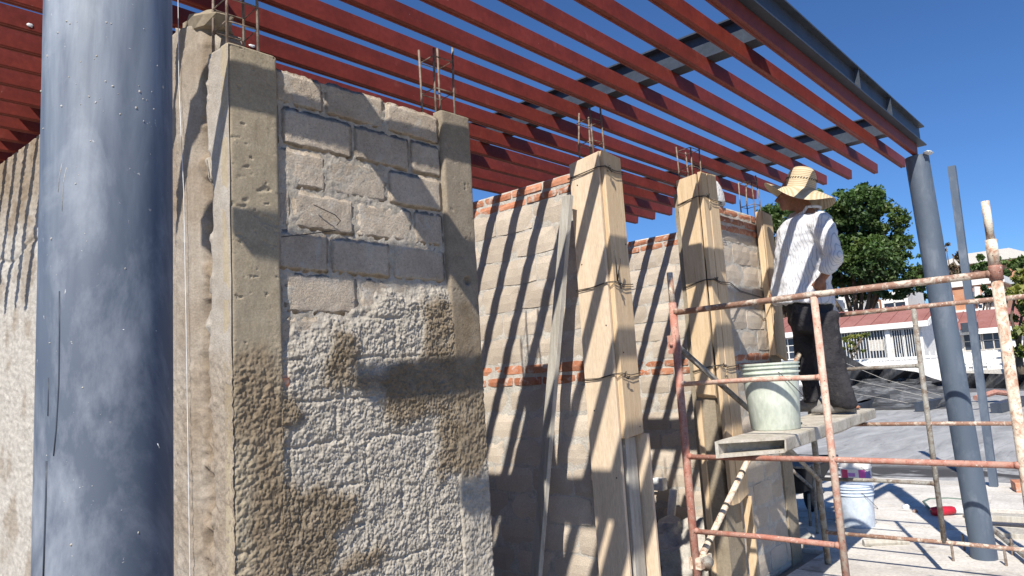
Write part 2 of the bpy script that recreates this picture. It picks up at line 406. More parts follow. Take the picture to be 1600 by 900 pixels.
def front_disp(uu, vv, wp):
    x = wp[..., 0]; z = wp[..., 2]
    edge = 1.735 + .16 * (fbm(wp * 9, 3, 2) - .5) - .05 * sstep(1.58, 1.40, x) + .12 * sstep(1.60, 1.75, x)
    k = sstep(edge + .05, edge - .05, z + .06 * (fbm(wp * 40, 3, 52) - .5))
    bumps = (fbm(wp * 150, 2, 3) - .5) * .011 + (fbm(wp * 66, 3, 13) - .5) * .013 + (fbm(wp * 19, 3, 4) - .5) * .012
    gr = np.zeros(x.shape)
    for r, zz in enumerate(RZ[1:], 1):
        wob = .010 * (vnoise(wp * 12, 40 + r) - .5) * 2; gr = np.maximum(gr, np.exp(-((z - zz - wob) / .007) ** 2) * (vnoise(wp * np.array([7, 7, 1]), 60 + r) > .42))
        if r < len(RZ) - 1:
            for jx in joint_set(r)[1:-1]:
                gr = np.maximum(gr, np.exp(-((x - jx - wob) / .007) ** 2) * ((z < zz) & (z > RZ[r + 1])) * (vnoise(wp * 6, 80 + r) > .40))
    st = stain_f(uu, vv, wp)
    pl = .014 + bumps - .0065 * gr * (1 - .6 * st) + .007 * st
    mort = -.002 + .006 * (fbm(wp * 60, 3, 9) - .5) + .012 * (fbm(wp * 13, 3, 12) - .5)
    return pl * k + mort * (1 - k)
heightface('rough_plaster', (1.27, YW, 0.02), (1, 0, 0), (0, 0, 1), (0, -1, 0), .80, 2.62, 290, 840, front_disp, 'plaster', wall, stain_f, .03)
for r in range(8):
    z1 = RZ[r]; z0 = RZ[r + 1]; js = joint_set(r)
    for a, b in zip(js[:-1], js[1:]):
        if b - a < .02: continue
        g = random.choice((.003, .004, .007)); top = z1 - (random.uniform(.002, .006) if r else random.uniform(.0, .02))
        unit('block', T_FRONT, wall, (a + g, YW, z0 + .005), b - a - 2 * g, top - z0 - .005, 'Y', random.uniform(-.001, .004))
MB().hexa([tuple(p) for p in (ony(421, 606, 2.19), ony(452, 606, 2.19), ony(452, 606, 2.24), ony(421, 606, 2.24), ony(421, 592, 2.176), ony(452, 590, 2.178), ony(452, 590, 2.24), ony(421, 592, 2.24))]).build('brick', 'brick', wall)
# columns
def col_front(uu, vv, wp):
    z = wp[..., 2]; rough = sstep(1.72, 1.50, z + .12 * (fbm(wp * 8, 3, 1) - .5)); edge = np.minimum(uu, uu.max() - uu)
    chips = -.0035 * sstep(.71, .80, fbm(wp * np.array([40, 40, 75]), 3, 14)) * (1 - rough)
    r = (fbm(wp * 130, 3, 3) - .5) * .012 + (fbm(wp * 50, 3, 4) - .5) * .010
    return .022 + (fbm(wp * 7, 3, 2) - .5) * .007 + .004 * (fbm(wp * np.array([18, 18, 5]), 4, 61) - .5) - .004 * sstep(.60, .72, fbm(wp * np.array([14, 14, 30]), 4, 62)) * sstep(.5, .6, fbm(wp * 4, 2, 63)) + chips + r * rough - .012 * np.exp(-(edge / .004)) 
def col0_stain(uu, vv, wp):
    z = wp[..., 2]; s = stain_f(uu, vv, wp); rough = sstep(1.70, 1.50, z + .12 * (fbm(wp * 8, 3, 1) - .5))
    pale = sstep(1.19, 1.13, wp[..., 0] + .05 * (fbm(wp * 14, 3, 2) - .5)) * sstep(1.42, 1.30, z)
    return np.clip(np.maximum(s, rough * .6) * (1 - pale), 0, 1)
PALECOL = MT['column_face']
heightface('column', (1.10, YW, 0.02), (1, 0, 0), (0, 0, 1), (0, -1, 0), .182, 2.655, 64, 760, col_front, 'column_face', wall, col0_stain, .03)
def col1_disp(uu, vv, wp):
    z = wp[..., 2]; rough = sstep(1.75, 1.45, z + .1 * (fbm(wp * 8, 3, 1) - .5)); edge = np.minimum(uu, uu.max() - uu)
    chips = -.0035 * sstep(.71, .80, fbm(wp * np.array([44, 44, 70]), 3, 24)) * (1 - rough)
    hole = -.02 * sstep(.022, .012, np.hypot(wp[..., 0] - 2.165, z - 1.93))
    return .024 + (fbm(wp * 8, 3, 22) - .5) * .008 + chips + hole + rough * ((fbm(wp * 105, 3, 3) - .5) * .014 + (fbm(wp * 30, 3, 4) - .5) * .012) - .010 * np.exp(-(edge / .004))
heightface('column', (2.063, YW, 0.02), (1, 0, 0), (0, 0, 1), (0, -1, 0), .172, 2.655, 50, 560, col1_disp, 'plaster', wall,
           lambda uu, vv, wp: np.clip(np.maximum(sstep(1.55, 1.75, wp[..., 2] + .15 * (fbm(wp * 9, 3, 1) - .5)) * .72, stain_f(uu, vv, wp)), 0, 1), .03)
# column cores flush behind faces and right return face
MB().box((2.07, 2.21, .0), (2.232, 2.32, 2.665)).build('column_side', 'concrete', wall)
# side face of the corner: cast column, cracked joint, then rendered wall running back (separate long wall)
side = empty('side_wall', (1.15, 3.4, 0), 'long rendered wall running back behind the blue pipe, with a cracked column edge', 'wall')
def topz(y): return np.interp(y, [2.2, 2.34, 2.35, 2.50, 2.54, 4.2, 5.4], [2.67, 2.68, 2.80, 2.84, 2.86, 2.93, 2.985])
def side_build():
    ny, nz = 320, 420; ys = 2.178 + (np.linspace(0, 1, ny + 1) ** 1.9) * 3.4
    V = np.zeros((nz + 1, ny + 1, 3)); S = np.zeros((nz + 1, ny + 1))
    Y, T = np.meshgrid(ys, np.linspace(0, 1, nz + 1)); Z = T * topz(Y)
    base = np.stack([np.full(Y.shape, 1.1), Y, Z], -1)
    cy = 2.355 + .045 * (fbm(base * np.array([0, 0, 3.2]), 3, 5) - .5) * 2
    wc = .016 + .02 * (fbm(base * np.array([0, 0, 9]), 3, 15) - .2)
    crack = np.exp(-((Y - cy) / wc) ** 2)
    rough = sstep(2.42, 2.46, Y) * .5 + sstep(2.9, 3.1, Y) * .5
    low = sstep(1.75, 1.5, Z + .2 * (fbm(base * 6, 3, 7) - .5))
    rough = np.maximum(rough, low)
    lump = sstep(.5, .75, fbm(base * 22, 3, 18)) * np.exp(-((Y - cy) / .05) ** 2)
    d = .0 - .05 * crack * sstep(.25, .5, fbm(base * 12, 3, 77)) + .012 * lump + rough * ((fbm(base * 50, 4, 19) - .5) * .014 + (fbm(base * 110, 2, 29) - .5) * .008) + (fbm(base * 6, 3, 21) - .5) * .008
    # second step: rear strip stands a little proud
    d += .018 * sstep(2.40, 2.42, Y) * sstep(2.56, 2.54, Y)
    ln = sstep(2.9, 3.0, Y) * (.010 * np.exp(-((Z - 2.35 - .03 * np.sin(Y * 9)) / .012) ** 2)); d -= ln
    base[..., 0] -= d
    S = np.where(Y < 2.9, np.clip(.72 + .7 * (fbm(base * 7, 3, 31) - .5) + .35 * crack, 0, 1), np.clip(sstep(2.35, 2.7, Z + .35 * (fbm(base * 3, 3, 33) - .5)) * .8 + sstep(.55, .7, fbm(base * 5, 3, 35)) * .6, 0, 1))
    S = np.where((Y < cy), np.clip(.42 + .5 * (fbm(base * 9, 3, 36) - .5) + low * .45, 0, 1), S)
    n = ny + 1; idx = np.arange((nz + 1) * n).reshape(nz + 1, n)
    F = np.stack([idx[:-1, :-1], idx[1:, :-1], idx[1:, 1:], idx[:-1, 1:]], -1).reshape(-1, 4)
    verts = base.reshape(-1, 3); bt = base[-1].copy(); bt[:, 0] = 1.24; n0 = len(verts); verts = np.vstack([verts, bt]); F = F.tolist()
    for i in range(ny): F.append((int(idx[-1, i]), n0 + i, n0 + i + 1, int(idx[-1, i + 1])))
    o = link_mesh('wall_face', verts, F, 'white_render', side); o.data.shade_smooth()
    a = o.data.attributes.new('stain', 'FLOAT', 'POINT'); a.data.foreach_set('value', np.concatenate([S.reshape(-1), S[-1]]).astype(np.float32))
side_build()
MB().box((1.14, 2.34, 0), (1.24, 5.57, 2.66)).build('wall_core', 'mortar', side)
# rough lump of concrete on the top of the corner
lm = MB(); lm.lathe((1.16, 2.44, 2.80), [(.03, 0), (.085, .01), (.10, .04), (.09, .075), (.05, .09)], 16); lo = lm.build('mortar_lump', 'concrete', side)
for vtx in lo.data.vertices:
    c = np.array(vtx.co); k = 1 + .5 * (float(vnoise(c * 30 + 5)) - .5); vtx.co = (c[0] * k * .8, c[1] * k * 1.2, c[2] * k)

def rebar_cage(root, x0, x1, y0, y1, z0, z1, ties, n4=True, tilt=0.02):
    pts = [(x0, y0), (x1, y0), (x1, y1), (x0, y1)]; tops = []
    for x, y in pts:
        dz = random.uniform(-.05, .03); ox = random.uniform(-tilt, tilt)
        MB().tube([(x, y, z0 - .03), (x + ox * .3, y, (z0 + z1) / 2), (x + ox, y + random.uniform(-.01, .01), z1 + dz)], .0052, 7).build('rebar', 'rebar', root, True)
    for zt in ties:
        q = [(x0, y0, zt), (x1, y0, zt + .006), (x1, y1, zt), (x0, y1, zt - .004), (x0, y0, zt)]
        MB().tube(q, .003, 5).build('stirrup', 'rebar', root, True)
rebar_cage(wall, 1.12, 1.235, 2.225, 2.325, 2.66, 3.10, (2.775, 2.86), tilt=.012)
rebar_cage(wall, 2.085, 2.20, 2.235, 2.325, 2.66, 3.02, (2.80, 2.95), tilt=.012)
# thin stray wires on the wall
MB().tube([ony(440, 370, 2.18), ony(480, 366, 2.17), ony(524, 360, 2.165)], .0018, 5).build('tie_wire', 'wire', wall)
MB().tube([ony(490, 320, 2.185), ony(524, 336, 2.17), ony(532, 345, 2.175), ony(526, 352, 2.18)], .0018, 5).build('tie_wire', 'wire', wall)
# plumb string
s = MB().tube([onx(278, -20, 1.07), onx(279.5, 130, 1.07), onx(287, 300, 1.068), onx(291, 520, 1.066), onx(297, 920, 1.066)], .0012, 5).build('plumb_string', MT['white_plastic'], None)
tag(s, 'thin pale string hanging down beside the blue pipe', 'string')

# ================================================================== PARTITION WALLS
def masonry(root, plane, facing, u0, u1, tops, zbands, thick=.12):
    """zbands: list of (z0, z1, 'brick'|'block'); facing 'X' looks to -X with u along Y; facing 'Y' looks to -Y with u along X"""
    lo, hi = zbands[0][0], zbands[-1][1]
    dmort = lambda uu, vv, wp: -.003 + .008 * (fbm(wp * 30, 3, 9) - .5) + .006 * (fbm(wp * 9, 2, 12) - .5)
    if facing == 'X':
        heightface('mortar', (plane, u0, lo), (0, 1, 0), (0, 0, 1), (-1, 0, 0), u1 - u0, hi - lo - .01, int((u1 - u0) / .018), int((hi - lo) / .018), dmort, 'mortar', root)
        MB().box((plane + .015, u0 + .005, lo), (plane + thick, u1 - .005, hi - .012)).build('wall_core', 'mortar', root)
    else:
        heightface('mortar', (u0, plane, lo), (1, 0, 0), (0, 0, 1), (0, -1, 0), u1 - u0, hi - lo - .01, int((u1 - u0) / .018), int((hi - lo) / .018), dmort, 'mortar', root)
        MB().box((u0 + .005, plane + .015, lo), (u1 - .005, plane + thick, hi - .012)).build('wall_core', 'mortar', root)
    for k, (z0, z1, kind) in enumerate(zbands):
        Lb = .30 if kind == 'block' else .235; g = .0045 if kind == 'block' else .006
        u = u0 - (Lb * (.5 if k % 2 else .02)) + random.uniform(-.03, .03)
        while u < u1 - .02:
            l = Lb * random.uniform(.94, 1.06); a = max(u, u0); b = min(u + l, u1)
            if b - a > .04:
                top = z1 - random.uniform(.003, .008); bot = z0 + random.uniform(.002, .006)
                if kind == 'brick': top = z1 - random.uniform(.008, .02)
                T = T_BLOCK if kind == 'block' else T_BRICK
                if facing == 'X': unit(kind, T, root, (plane, b - g, bot), b - a - 2 * g, top - bot, 'X', random.uniform(.001, .007))
                else: unit(kind, T, root, (a + g, plane, bot), b - a - 2 * g, top - bot, 'Y', random.uniform(.001, .007))
            u += l
BANDS = [(max(0, 1.45 - .156 * (i + 1)), 1.45 - .156 * i, 'block') for i in range(9, -1, -1) if 1.45 - .156 * i > .02]
BANDS += [(1.45, 1.518, 'brick'), (1.518, 1.586, 'brick')]
BANDS += [(1.586 + .1585 * i, 1.586 + .1585 * (i + 1), 'block') for i in range(6)]
zt = 1.586 + .1585 * 6
BANDS += [(zt, zt + .060, 'brick'), (zt + .060, zt + .122, 'brick')]
d1 = empty('partition_wall', (3.3, 3.3, 0), 'tan block partition with striped shadows, between the plastered wall and the widest formwork board', 'wall')
masonry(d1, 3.25, 'X', 2.24, 4.7, None, BANDS)
MB().box((3.225, 2.19, 0), (3.385, 2.34, 2.60)).build('column', 'concrete', d1)
rebar_cage(d1, 3.25, 3.36, 2.21, 2.31, 2.60, 3.03, (2.80, 2.93))
d2 = empty('end_wall', (5.5, 3.3, 0), 'far tan block wall with striped shadows, seen between the two tall formwork columns', 'wall')
masonry(d2, 5.45, 'X', 2.36, 4.7, None, BANDS)
a2 = empty('front_wall', (4.95, 2.25, 0), 'short block wall with brick courses on top, behind the green bucket and plank', 'wall')
MB().box((4.35, 2.17, 0), (4.57, 2.33, 2.68)).build('column', 'concrete', a2)
rebar_cage(a2, 4.40, 4.53, 2.20, 2.30, 2.68, 3.02, (2.86, 2.99))
B2 = [b for b in BANDS if b[1] < 2.40] + [(2.382, 2.455, 'block'), (2.455, 2.515, 'brick'), (2.515, 2.576, 'brick'), (2.576, 2.64, 'brick')]
masonry(a2, YW, 'Y', 4.59, 5.38, None, B2)
MB().box((5.38, 2.19, 0), (5.565, 2.35, 2.60)).build('column', 'concrete', a2)
rebar_cage(a2, 5.41, 5.53, 2.21, 2.32, 2.60, 2.98, (2.74, 2.93))
# back wall closing the stalls
bw = empty('back_wall', (3.3, 4.75, 0), 'low block wall closing the back of the stalls in the shade', 'wall')
MB().box((1.26, 4.72, 0), (5.6, 4.84, 2.3)).build('wall_core', 'mortar', bw)

# ================================================================== FORMWORK
def board(pts8, name, mat, root, bv=.002):
    o = MB().hexa([tuple(p) for p in pts8]).build(name, mat, root); bevel(o, bv, 1); return o
def bx(a, b, name, mat, root, bv=.002):
    o = MB().box(a, b).build(name, mat, root); bevel(o, bv, 1); return o
def tie(root, pts, r=.0035, knots=()):
    MB().tube(pts, r, 6).build('tie_wire', 'wire', root, True)
    MB().tube([(p[0] - .003, p[1] - .003, p[2] - .008 + .006 * math.sin(i)) for i, p in enumerate(pts)], r * .8, 6).build('tie_wire', 'wire', root, True)
    for k in knots:
        k = np.array(k, float); q = [k + np.array([random.uniform(-.01, .01), -.006 - random.uniform(0, .012), random.uniform(-.02, .012)]) for _ in range(7)]
        MB().tube(q, .003, 5).build('wire_knot', 'wire', root, True)
f1 = empty('column_formwork', (3.3, 2.2, 0), 'pale wide plywood board and sawn stud wired round the first stall column', 'formwork', 'wooden formwork round the columns')
board([(3.196, 2.155, .0), (3.216, 2.155, .0), (3.216, 2.350, .0), (3.196, 2.350, .0), (3.196, 2.150, 2.705), (3.216, 2.150, 2.715), (3.216, 2.348, 2.69), (3.196, 2.348, 2.68)], 'side_board', 'ply', f1)
board([(3.222, 2.125, 1.150), (3.393, 2.125, 1.165), (3.393, 2.168, 1.165), (3.222, 2.168, 1.150), (3.222, 2.128, 2.715), (3.392, 2.128, 2.700), (3.392, 2.168, 2.700), (3.222, 2.168, 2.715)], 'front_stud', 'plank_wood', f1)
bx((3.388, 2.10, 0), (3.408, 2.27, 1.16), 'far_board', 'ply', f1)
bx((3.26, 2.16, 0), (3.36, 2.185, 1.148), 'grey_batten', 'old_wood', f1)
for z in (2.62, 1.98, 1.49):
    tie(f1, [(3.19, 2.36, z - .02), (3.188, 2.25, z - .012 + random.uniform(-.008, .008)), (3.19, 2.15, z), (3.215, 2.118, z + .002), (3.30, 2.116, z - .012), (3.398, 2.118, z - .004), (3.40, 2.2, z)], .0024, [(3.22, 2.11, z), (3.24, 2.11, z - .02)])
for dz, dx in ((.16, -.035), (.12, .02)):
    MB().tube([(3.225, 2.105, 1.98), (3.22 + dx * .5, 2.09, 1.98 + dz * .6), (3.22 + dx, 2.085, 1.98 + dz)], .004, 6).build('wire_end', 'wire', f1, True)
for zz_, yy_ in ((2.55, 2.30), (2.1, 2.31), (1.75, 2.18), (1.3, 2.30), (.95, 2.19)):
    MB().lathe((3.1955, yy_, zz_), [(.0045, 0), (.003, .002)], 8, axis=np.array([[0, 0, -1.], [0, 1, 0], [1, 0, 0]])).build('nail', 'wire', f1)
for zz_, xx_ in ((2.6, 3.25), (2.2, 3.37), (1.6, 3.26), (1.2, 3.36)):
    MB().lathe((xx_, 2.1255, zz_), [(.005, 0), (.003, .002)], 8, axis=np.array([[1., 0, 0], [0, 0, -1.], [0, 1, 0]])).build('nail', 'wire', f1)
f2 = empty('column_formwork', (4.4, 2.2, 0), 'grooved sawn planks wired round the second stall column, left of the brick topped wall', 'formwork', 'wooden formwork round the columns')
board([(4.318, 2.150, 1.31), (4.342, 2.150, 1.29), (4.342, 2.285, 1.30), (4.318, 2.285, 1.33), (4.318, 2.140, 2.775), (4.342, 2.140, 2.775), (4.342, 2.285, 2.76), (4.318, 2.285, 2.76)], 'side_board', 'plank_wood', f2)
bx((4.346, 2.112, .62), (4.425, 2.140, 2.79), 'front_plank', 'plank_wood', f2)
board([(4.432, 2.110, .62), (4.585, 2.110, .66), (4.585, 2.138, .66), (4.432, 2.138, .62), (4.432, 2.110, 2.79), (4.56, 2.110, 2.80), (4.56, 2.138, 2.80), (4.432, 2.138, 2.79)], 'front_plank', 'plank_wood', f2)
bx((4.325, 2.262, .0), (4.345, 2.30, 1.28), 'edge_board', 'plank_wood', f2)
bx((4.58, 2.10, .05), (4.60, 2.16, .64), 'edge_board', 'plank_wood', f2)
for z in (2.62, 2.06, 1.50):
    tie(f2, [(4.312, 2.29, z - .03), (4.31, 2.2, z - .01), (4.312, 2.14, z), (4.36, 2.102, z + .004), (4.46, 2.100, z - .012), (4.60, 2.102, z - .008), (4.9, 2.17, z - .04), (5.36, 2.12, z - .10)] if z == 2.06 else
        [(4.312, 2.29, z - .03), (4.31, 2.2, z - .01), (4.312, 2.14, z), (4.36, 2.102, z + .004), (4.46, 2.100, z - .012), (4.60, 2.102, z - .008), (4.61, 2.2, z - .01)], .0027, [(4.35, 2.095, z), (4.37, 2.095, z + .005)])
f3 = empty('column_formwork', (5.46, 2.2, 0), 'short single plank wired to the end column beside the man', 'formwork', 'wooden formwork round the columns')
board([(5.372, 2.135, 1.56), (5.56, 2.135, 1.50), (5.56, 2.162, 1.50), (5.372, 2.162, 1.56), (5.372, 2.135, 2.665), (5.552, 2.135, 2.650), (5.552, 2.162, 2.650), (5.372, 2.162, 2.665)], 'front_plank', 'plank_wood', f3)
bx((5.348, 2.14, 1.55), (5.366, 2.185, 2.66), 'edge_board', 'plank_wood', f3)
tie(f3, [(5.34, 2.13, 2.02), (5.45, 2.126, 2.01), (5.57, 2.126, 2.0)], .005, [(5.40, 2.12, 2.0)])
# leaning prop
pa = onx(887, 306, 3.13); pb = onx(838, 900, 2.98); dd = (pb - pa); pb2 = pa + dd * ((pa[2] - .022) / (pa[2] - pb[2]))
m = MB(); axd = (pb2 - pa) / np.linalg.norm(pb2 - pa); m.prism(pa, pb2, .07, .028, up=(-1, .25, 0))
o = m.build('leaning_board', 'old_wood'); bevel(o, .002, 1); tag(o, 'weathered grey board leaning against the partition, left of the plywood formwork', 'board')
# white sack on wall top
def blob(name, c, r, mat, seed, amp=.25, parent=None, n=22, m=14, freq=3.0):
    V = []; F = []
    for j in range(m + 1):
        th = math.pi * j / m
        for i in range(n):
            ph = 2 * math.pi * i / n; d = np.array([math.sin(th) * math.cos(ph), math.sin(th) * math.sin(ph), math.cos(th)])
            k = 1 + amp * (float(fbm(d * freq + seed, 3, seed)) - .5) * 2; V.append(np.array(c) + d * np.array(r) * k)
    for j in range(m):
        for i in range(n): F.append((j * n + i, (j + 1) * n + i, (j + 1) * n + (i + 1) % n, j * n + (i + 1) % n))
    return link_mesh(name, V, F, mat, parent, True)
MT['sack'] = surf('white_sack', (.62, .62, .64), (.8, .8, .8), 20, 60, .6, 0, ((35, .9, .012), (9, .8, .03)))
bag = MB(); prof = [(.085, 0), (.098, .03), (.092, .09), (.075, .14), (.055, .18), (.03, .195)]
bag.lathe((4.80, 2.26, 2.643), prof, 22); bo = bag.build('sack', 'sack', None, True); tag(bo, 'crumpled white sack standing on top of the brick topped wall', 'sack')
for vtx in bo.data.vertices:
    c = np.array(vtx.co); k = 1 + .45 * (float(fbm(c * 22 + 3, 3)) - .5); vtx.co = (c[0] * k * 1.15, c[1] * k * .8, c[2] * (1 + .1 * (k - 1)))

# ================================================================== STEEL
def pipe_column(x, y, top, mat, label, n=64, lean=(0, 0)):
    root = empty('steel_column', (x, y, 0), label, 'column', 'round steel columns')
    MB().tube([(x, y, 0.0), (x + lean[0] / 2, y + lean[1] / 2, top * .5), (x + lean[0], y + lean[1], top)], .082, n).build('pipe', mat, root); autosmooth(bpy.data.objects[root.children[0].name])
    bpy.data.objects[root.children[0].name].name = 'pipe'
    return root
pc1 = pipe_column(.362, 1.070, 2.995, 'pipe_near', 'thick scuffed slate blue steel pipe closest to the camera')
def on_pipe(px, py, off=.0):
    d = ray(px, py); c = np.array([.362, 1.070]); a = d[0] ** 2 + d[1] ** 2; b = -2 * (d[0] * c[0] + d[1] * c[1]); cc = c @ c - (.082 + off) ** 2
    disc = max(0, b * b - 4 * a * cc); return EYE + d * ((-b - math.sqrt(disc)) / (2 * a))
for pts, r, m_ in (([(93, 455), (93, 520), (92, 600), (88, 670), (84, 712)], .0010, 'dark_steel'), ([(76, 590), (75, 650)], .0008, 'dark_steel'), ([(73, 720), (72, 780), (70, 840), (68, 905)], .0014, 'dark_steel'), ([(97, 255), (93, 275), (91, 300)], .0004, 'mortar'),
                  ([(192, 515), (245, 517)], .0005, 'white_plastic'), ([(104, 262), (99, 285), (97, 330)], .0004, 'mortar'), ([(246, 693), (249, 700)], .0007, 'white_plastic')):
    MB().tube([on_pipe(*p) for p in pts], r, 6).build('paint_drip', m_, pc1, True)
for k in range(45):
    px = random.uniform(62, 255); py = random.choice((random.uniform(20, 190), random.uniform(100, 175), random.uniform(0, 900))); r = random.uniform(.0005, .0015)
    blob('mortar_speck', on_pipe(px, py, .0), (r * 1.3, r * .6, r * random.uniform(.7, 2)), 'mortar', k, .5, pc1, 6, 4)
pc2 = pipe_column(6.10, 1.105, 2.995, 'pipe_far', 'slate grey steel pipe holding up the far corner of the red beams', 64, (.03, .088))
bo = MB().lathe((6.10, 1.107, 0), [(.115, .0), (.115, .030)], 24).build('base_plate', 'dark_steel', pc2)
for dx, dy in ((-.17, .16), (-.15, -.15), (.15, -.15), (.16, .15)):
    MB().tube([(6.1 + dx, 1.107 + dy, .0), (6.1 + dx, 1.107 + dy, .15)], .009, 8).build('anchor_bolt', 'rebar', pc2)
roof = empty('roof_frame', (3.5, 2.6, 2.9), 'red and slate steel roof frame over the unfinished block stalls', 'roof frame')
ZB = 3.0; BH = .082; BW = .037
def cbeam(y_back, x0, x1):
    """folded C section: closed tube with a fold line along its underside"""
    y0 = y_back - BW; z = ZB; m = MB(); ch = .030
    prof = [(y0, z + .004), (y0 + .004, z), (y0 + .013, z), (y0 + .0145, z + .003), (y0 + .0225, z + .003), (y0 + .024, z), (y_back - .004, z), (y_back, z + .004), (y_back, z + BH), (y0, z + BH)]
    n = len(prof); V = [(x0, a, b) for a, b in prof] + [(x1 - (.02 if b < z + .01 else 0), a, b) for a, b in prof]
    F = [tuple(range(n)), tuple(range(2 * n - 1, n - 1, -1))] + [(k, n + k, n + (k + 1) % n, (k + 1) % n) for k in range(n)]
    F = [f[::-1] for f in F]; m.add(V, F); return m.build('red_beam', 'red', roof)
yb = 1.372; xs_end = 6.40
for k in range(24):
    dx = random.uniform(-.02, .03); cbeam(yb, .21 + random.uniform(-.02, .02), (xs_end + dx - (.1 if k > 7 else 0)) if k < 13 else 3.9); yb += .2062
cbeam(1.21, .12, 6.10)
def ibeam(cx, cy, z0, length, axis, wf, h, tf=.009, tw=.008, name='cross_beam'):
    prof = [(-wf / 2, 0), (wf / 2, 0), (wf / 2, tf), (tw / 2, tf), (tw / 2, h - tf), (wf / 2, h - tf), (wf / 2, h), (-wf / 2, h), (-wf / 2, h - tf), (-tw / 2, h - tf), (-tw / 2, tf), (-wf / 2, tf)]
    n = len(prof); a, b = length
    if axis == 'Y': V = [(cx + p, a, z0 + q) for p, q in prof] + [(cx + p, b, z0 + q) for p, q in prof]
    else: V = [(a, cy + p, z0 + q) for p, q in prof] + [(b, cy + p, z0 + q) for p, q in prof]
    F = [(k, n + k, n + (k + 1) % n, (k + 1) % n) for k in range(n)]
    caps = [[0, 1, 2, 3, 10, 11], [3, 4, 9, 10], [4, 5, 6, 7, 8, 9]]
    for c in caps: F.append(tuple(c[::-1])); F.append(tuple(n + i for i in c))
    if axis == 'Y': F = [f[::-1] for f in F]
    o = MB(); o.add(V, F); return o.build(name, 'dark_steel', roof)
for k in range(16):
    x = random.uniform(.55, 3.2); yv = 2.196 + .2062 * random.randint(3, 9) - BW - .001; z = ZB + random.uniform(.01, .075); r = random.uniform(.004, .009)
    blob('mortar_splash', (x, yv, z), (r * random.uniform(1, 2.4), .002, r), 'white_plastic', k + 60, .5, roof, 8, 5)
for cx in (1.075, 3.41, 5.636): ibeam(cx, 0, ZB + BH + .002, (1.210, 6.15 if cx < 2 else 4.0), 'Y', .10, .157)
ibeam(0, 1.166, ZB + BH + .003, (.30, 6.19), 'X', .082, .155, name='edge_beam')
for x in (2.9, 4.55, 5.25): MB().box((x, 1.130, 3.097), (x + .008, 1.159, 3.228)).build('web_stiffener', 'dark_steel', roof)
w_ = blob('weld_bead', (6.09, 1.105, 3.0), (.06, .03, .010), 'white_plastic', 3, .4, pc2)

# ================================================================== SCAFFOLD
sca = empty('scaffold', (4.5, 1.2, 0), 'rusty tube scaffold of two ladder frames and crossed braces standing before the wall', 'scaffold')
R_P = .0215; R_R = .0138
def frame(X, mats, y0=1.97, y1=.462, ym=1.205, ext=True):
    pm, rm = mats
    MB().tube([(X, y0, .0), (X, y0, 1.86)], R_P, 16).build('post', pm[0], sca, True)
    MB().tube([(X, y0, 1.86), (X, y0, 2.03 if ext else 1.9)], R_P * .78, 14).build('spigot', 'scaf_cream', sca, True)
    MB().tube([(X, y1, .0), (X, y1, 1.84)], R_P, 16).build('post', pm[1], sca, True)
    MB().tube([(X, ym, .258), (X, ym, 1.80)], R_P * .80, 14).build('inner_post', pm[2], sca, True)
    if ext:
        MB().tube([(X, y1, 1.78), (X, y1, 1.835), (X, y1, 1.84)], [R_P * 1.22] * 3, 18).build('collar', 'scaf_rust', sca, True)
        MB().tube([(X, y1, 1.84), (X, y1, 1.95)], R_P * 1.02, 16).build('upper_post', 'scaf_cream', sca, True)
        MB().tube([(X, y1, 1.95), (X, y1, 2.115)], R_P * .74, 16).build('spigot', 'scaf_cream', sca, True)
    for z, full, mt, r in ((1.808, 1, rm[0], 1.15), (1.414, 0, rm[1], .9), (1.025, 1, rm[2], 1.0), (.636, 0, rm[3], 1.0), (.258, 1, rm[4], 1.0)):
        yy = y1 if full else ym
        MB().tube([(X, y0 - .01, z - .004), (X, (y0 + yy) / 2, z + .003), (X, yy + .01, z)], R_R * r, 12).build('rail', mt, sca, True)
        MB().tube([(X, y0 - R_P * .6, z), (X, y0 - R_P * 1.6, z)], [R_R * r * 1.35, R_R * r], 12).build('weld', mt, sca, True)
        MB().tube([(X, yy + R_P * .6, z), (X, yy + R_P * 1.6, z)], [R_R * r * 1.35, R_R * r], 12).build('weld', mt, sca, True)
frame(3.55, (('scaf_rust', 'scaf_cream', 'scaf_pink'), ('scaf_brown', 'scaf_pink', 'scaf_rust', 'scaf_rust', 'scaf_rust')))
frame(5.46, (('scaf_grey', 'scaf_grey', 'scaf_grey'), ('scaf_brown', 'scaf_grey', 'scaf_brown', 'scaf_grey', 'scaf_brown')), ext=False)
MB().tube([(3.55, 1.985, 1.64), (4.5, 1.965, 1.16), (5.44, 1.95, .62)], .0165, 12).build('brace', 'scaf_grey', sca, True)
MB().tube([(3.57, 1.93, .45), (3.62, 1.93, .47)], .03, 8).build('brace_pin', 'scaf_grey', sca, True)
MB().tube([(3.52, 1.985, 1.63), (3.60, 1.985, 1.63)], .011, 8).build('brace_pin', 'scaf_rust', sca, True)
MB().box((3.53, 1.955, 1.58), (3.575, 2.01, 1.68)).build('brace_lug', 'scaf_rust', sca)
b0 = np.array([3.60, 1.955, .50]); b1 = np.array([5.44, 1.93, 1.66])
MB().tube([b0, b1], .0185, 14).build('brace', 'scaf_cream', sca, True)
for k in (.04, .17, .30, .42): q = b0 + (b1 - b0) * k; MB().tube([q, q + (b1 - b0) * .008], .0195, 14).build('tape_band', 'wire', sca, True)
MB().box((3.53, 1.93, .44), (3.66, 2.0, .50)).build('brace_lug', 'scaf_cream', sca)
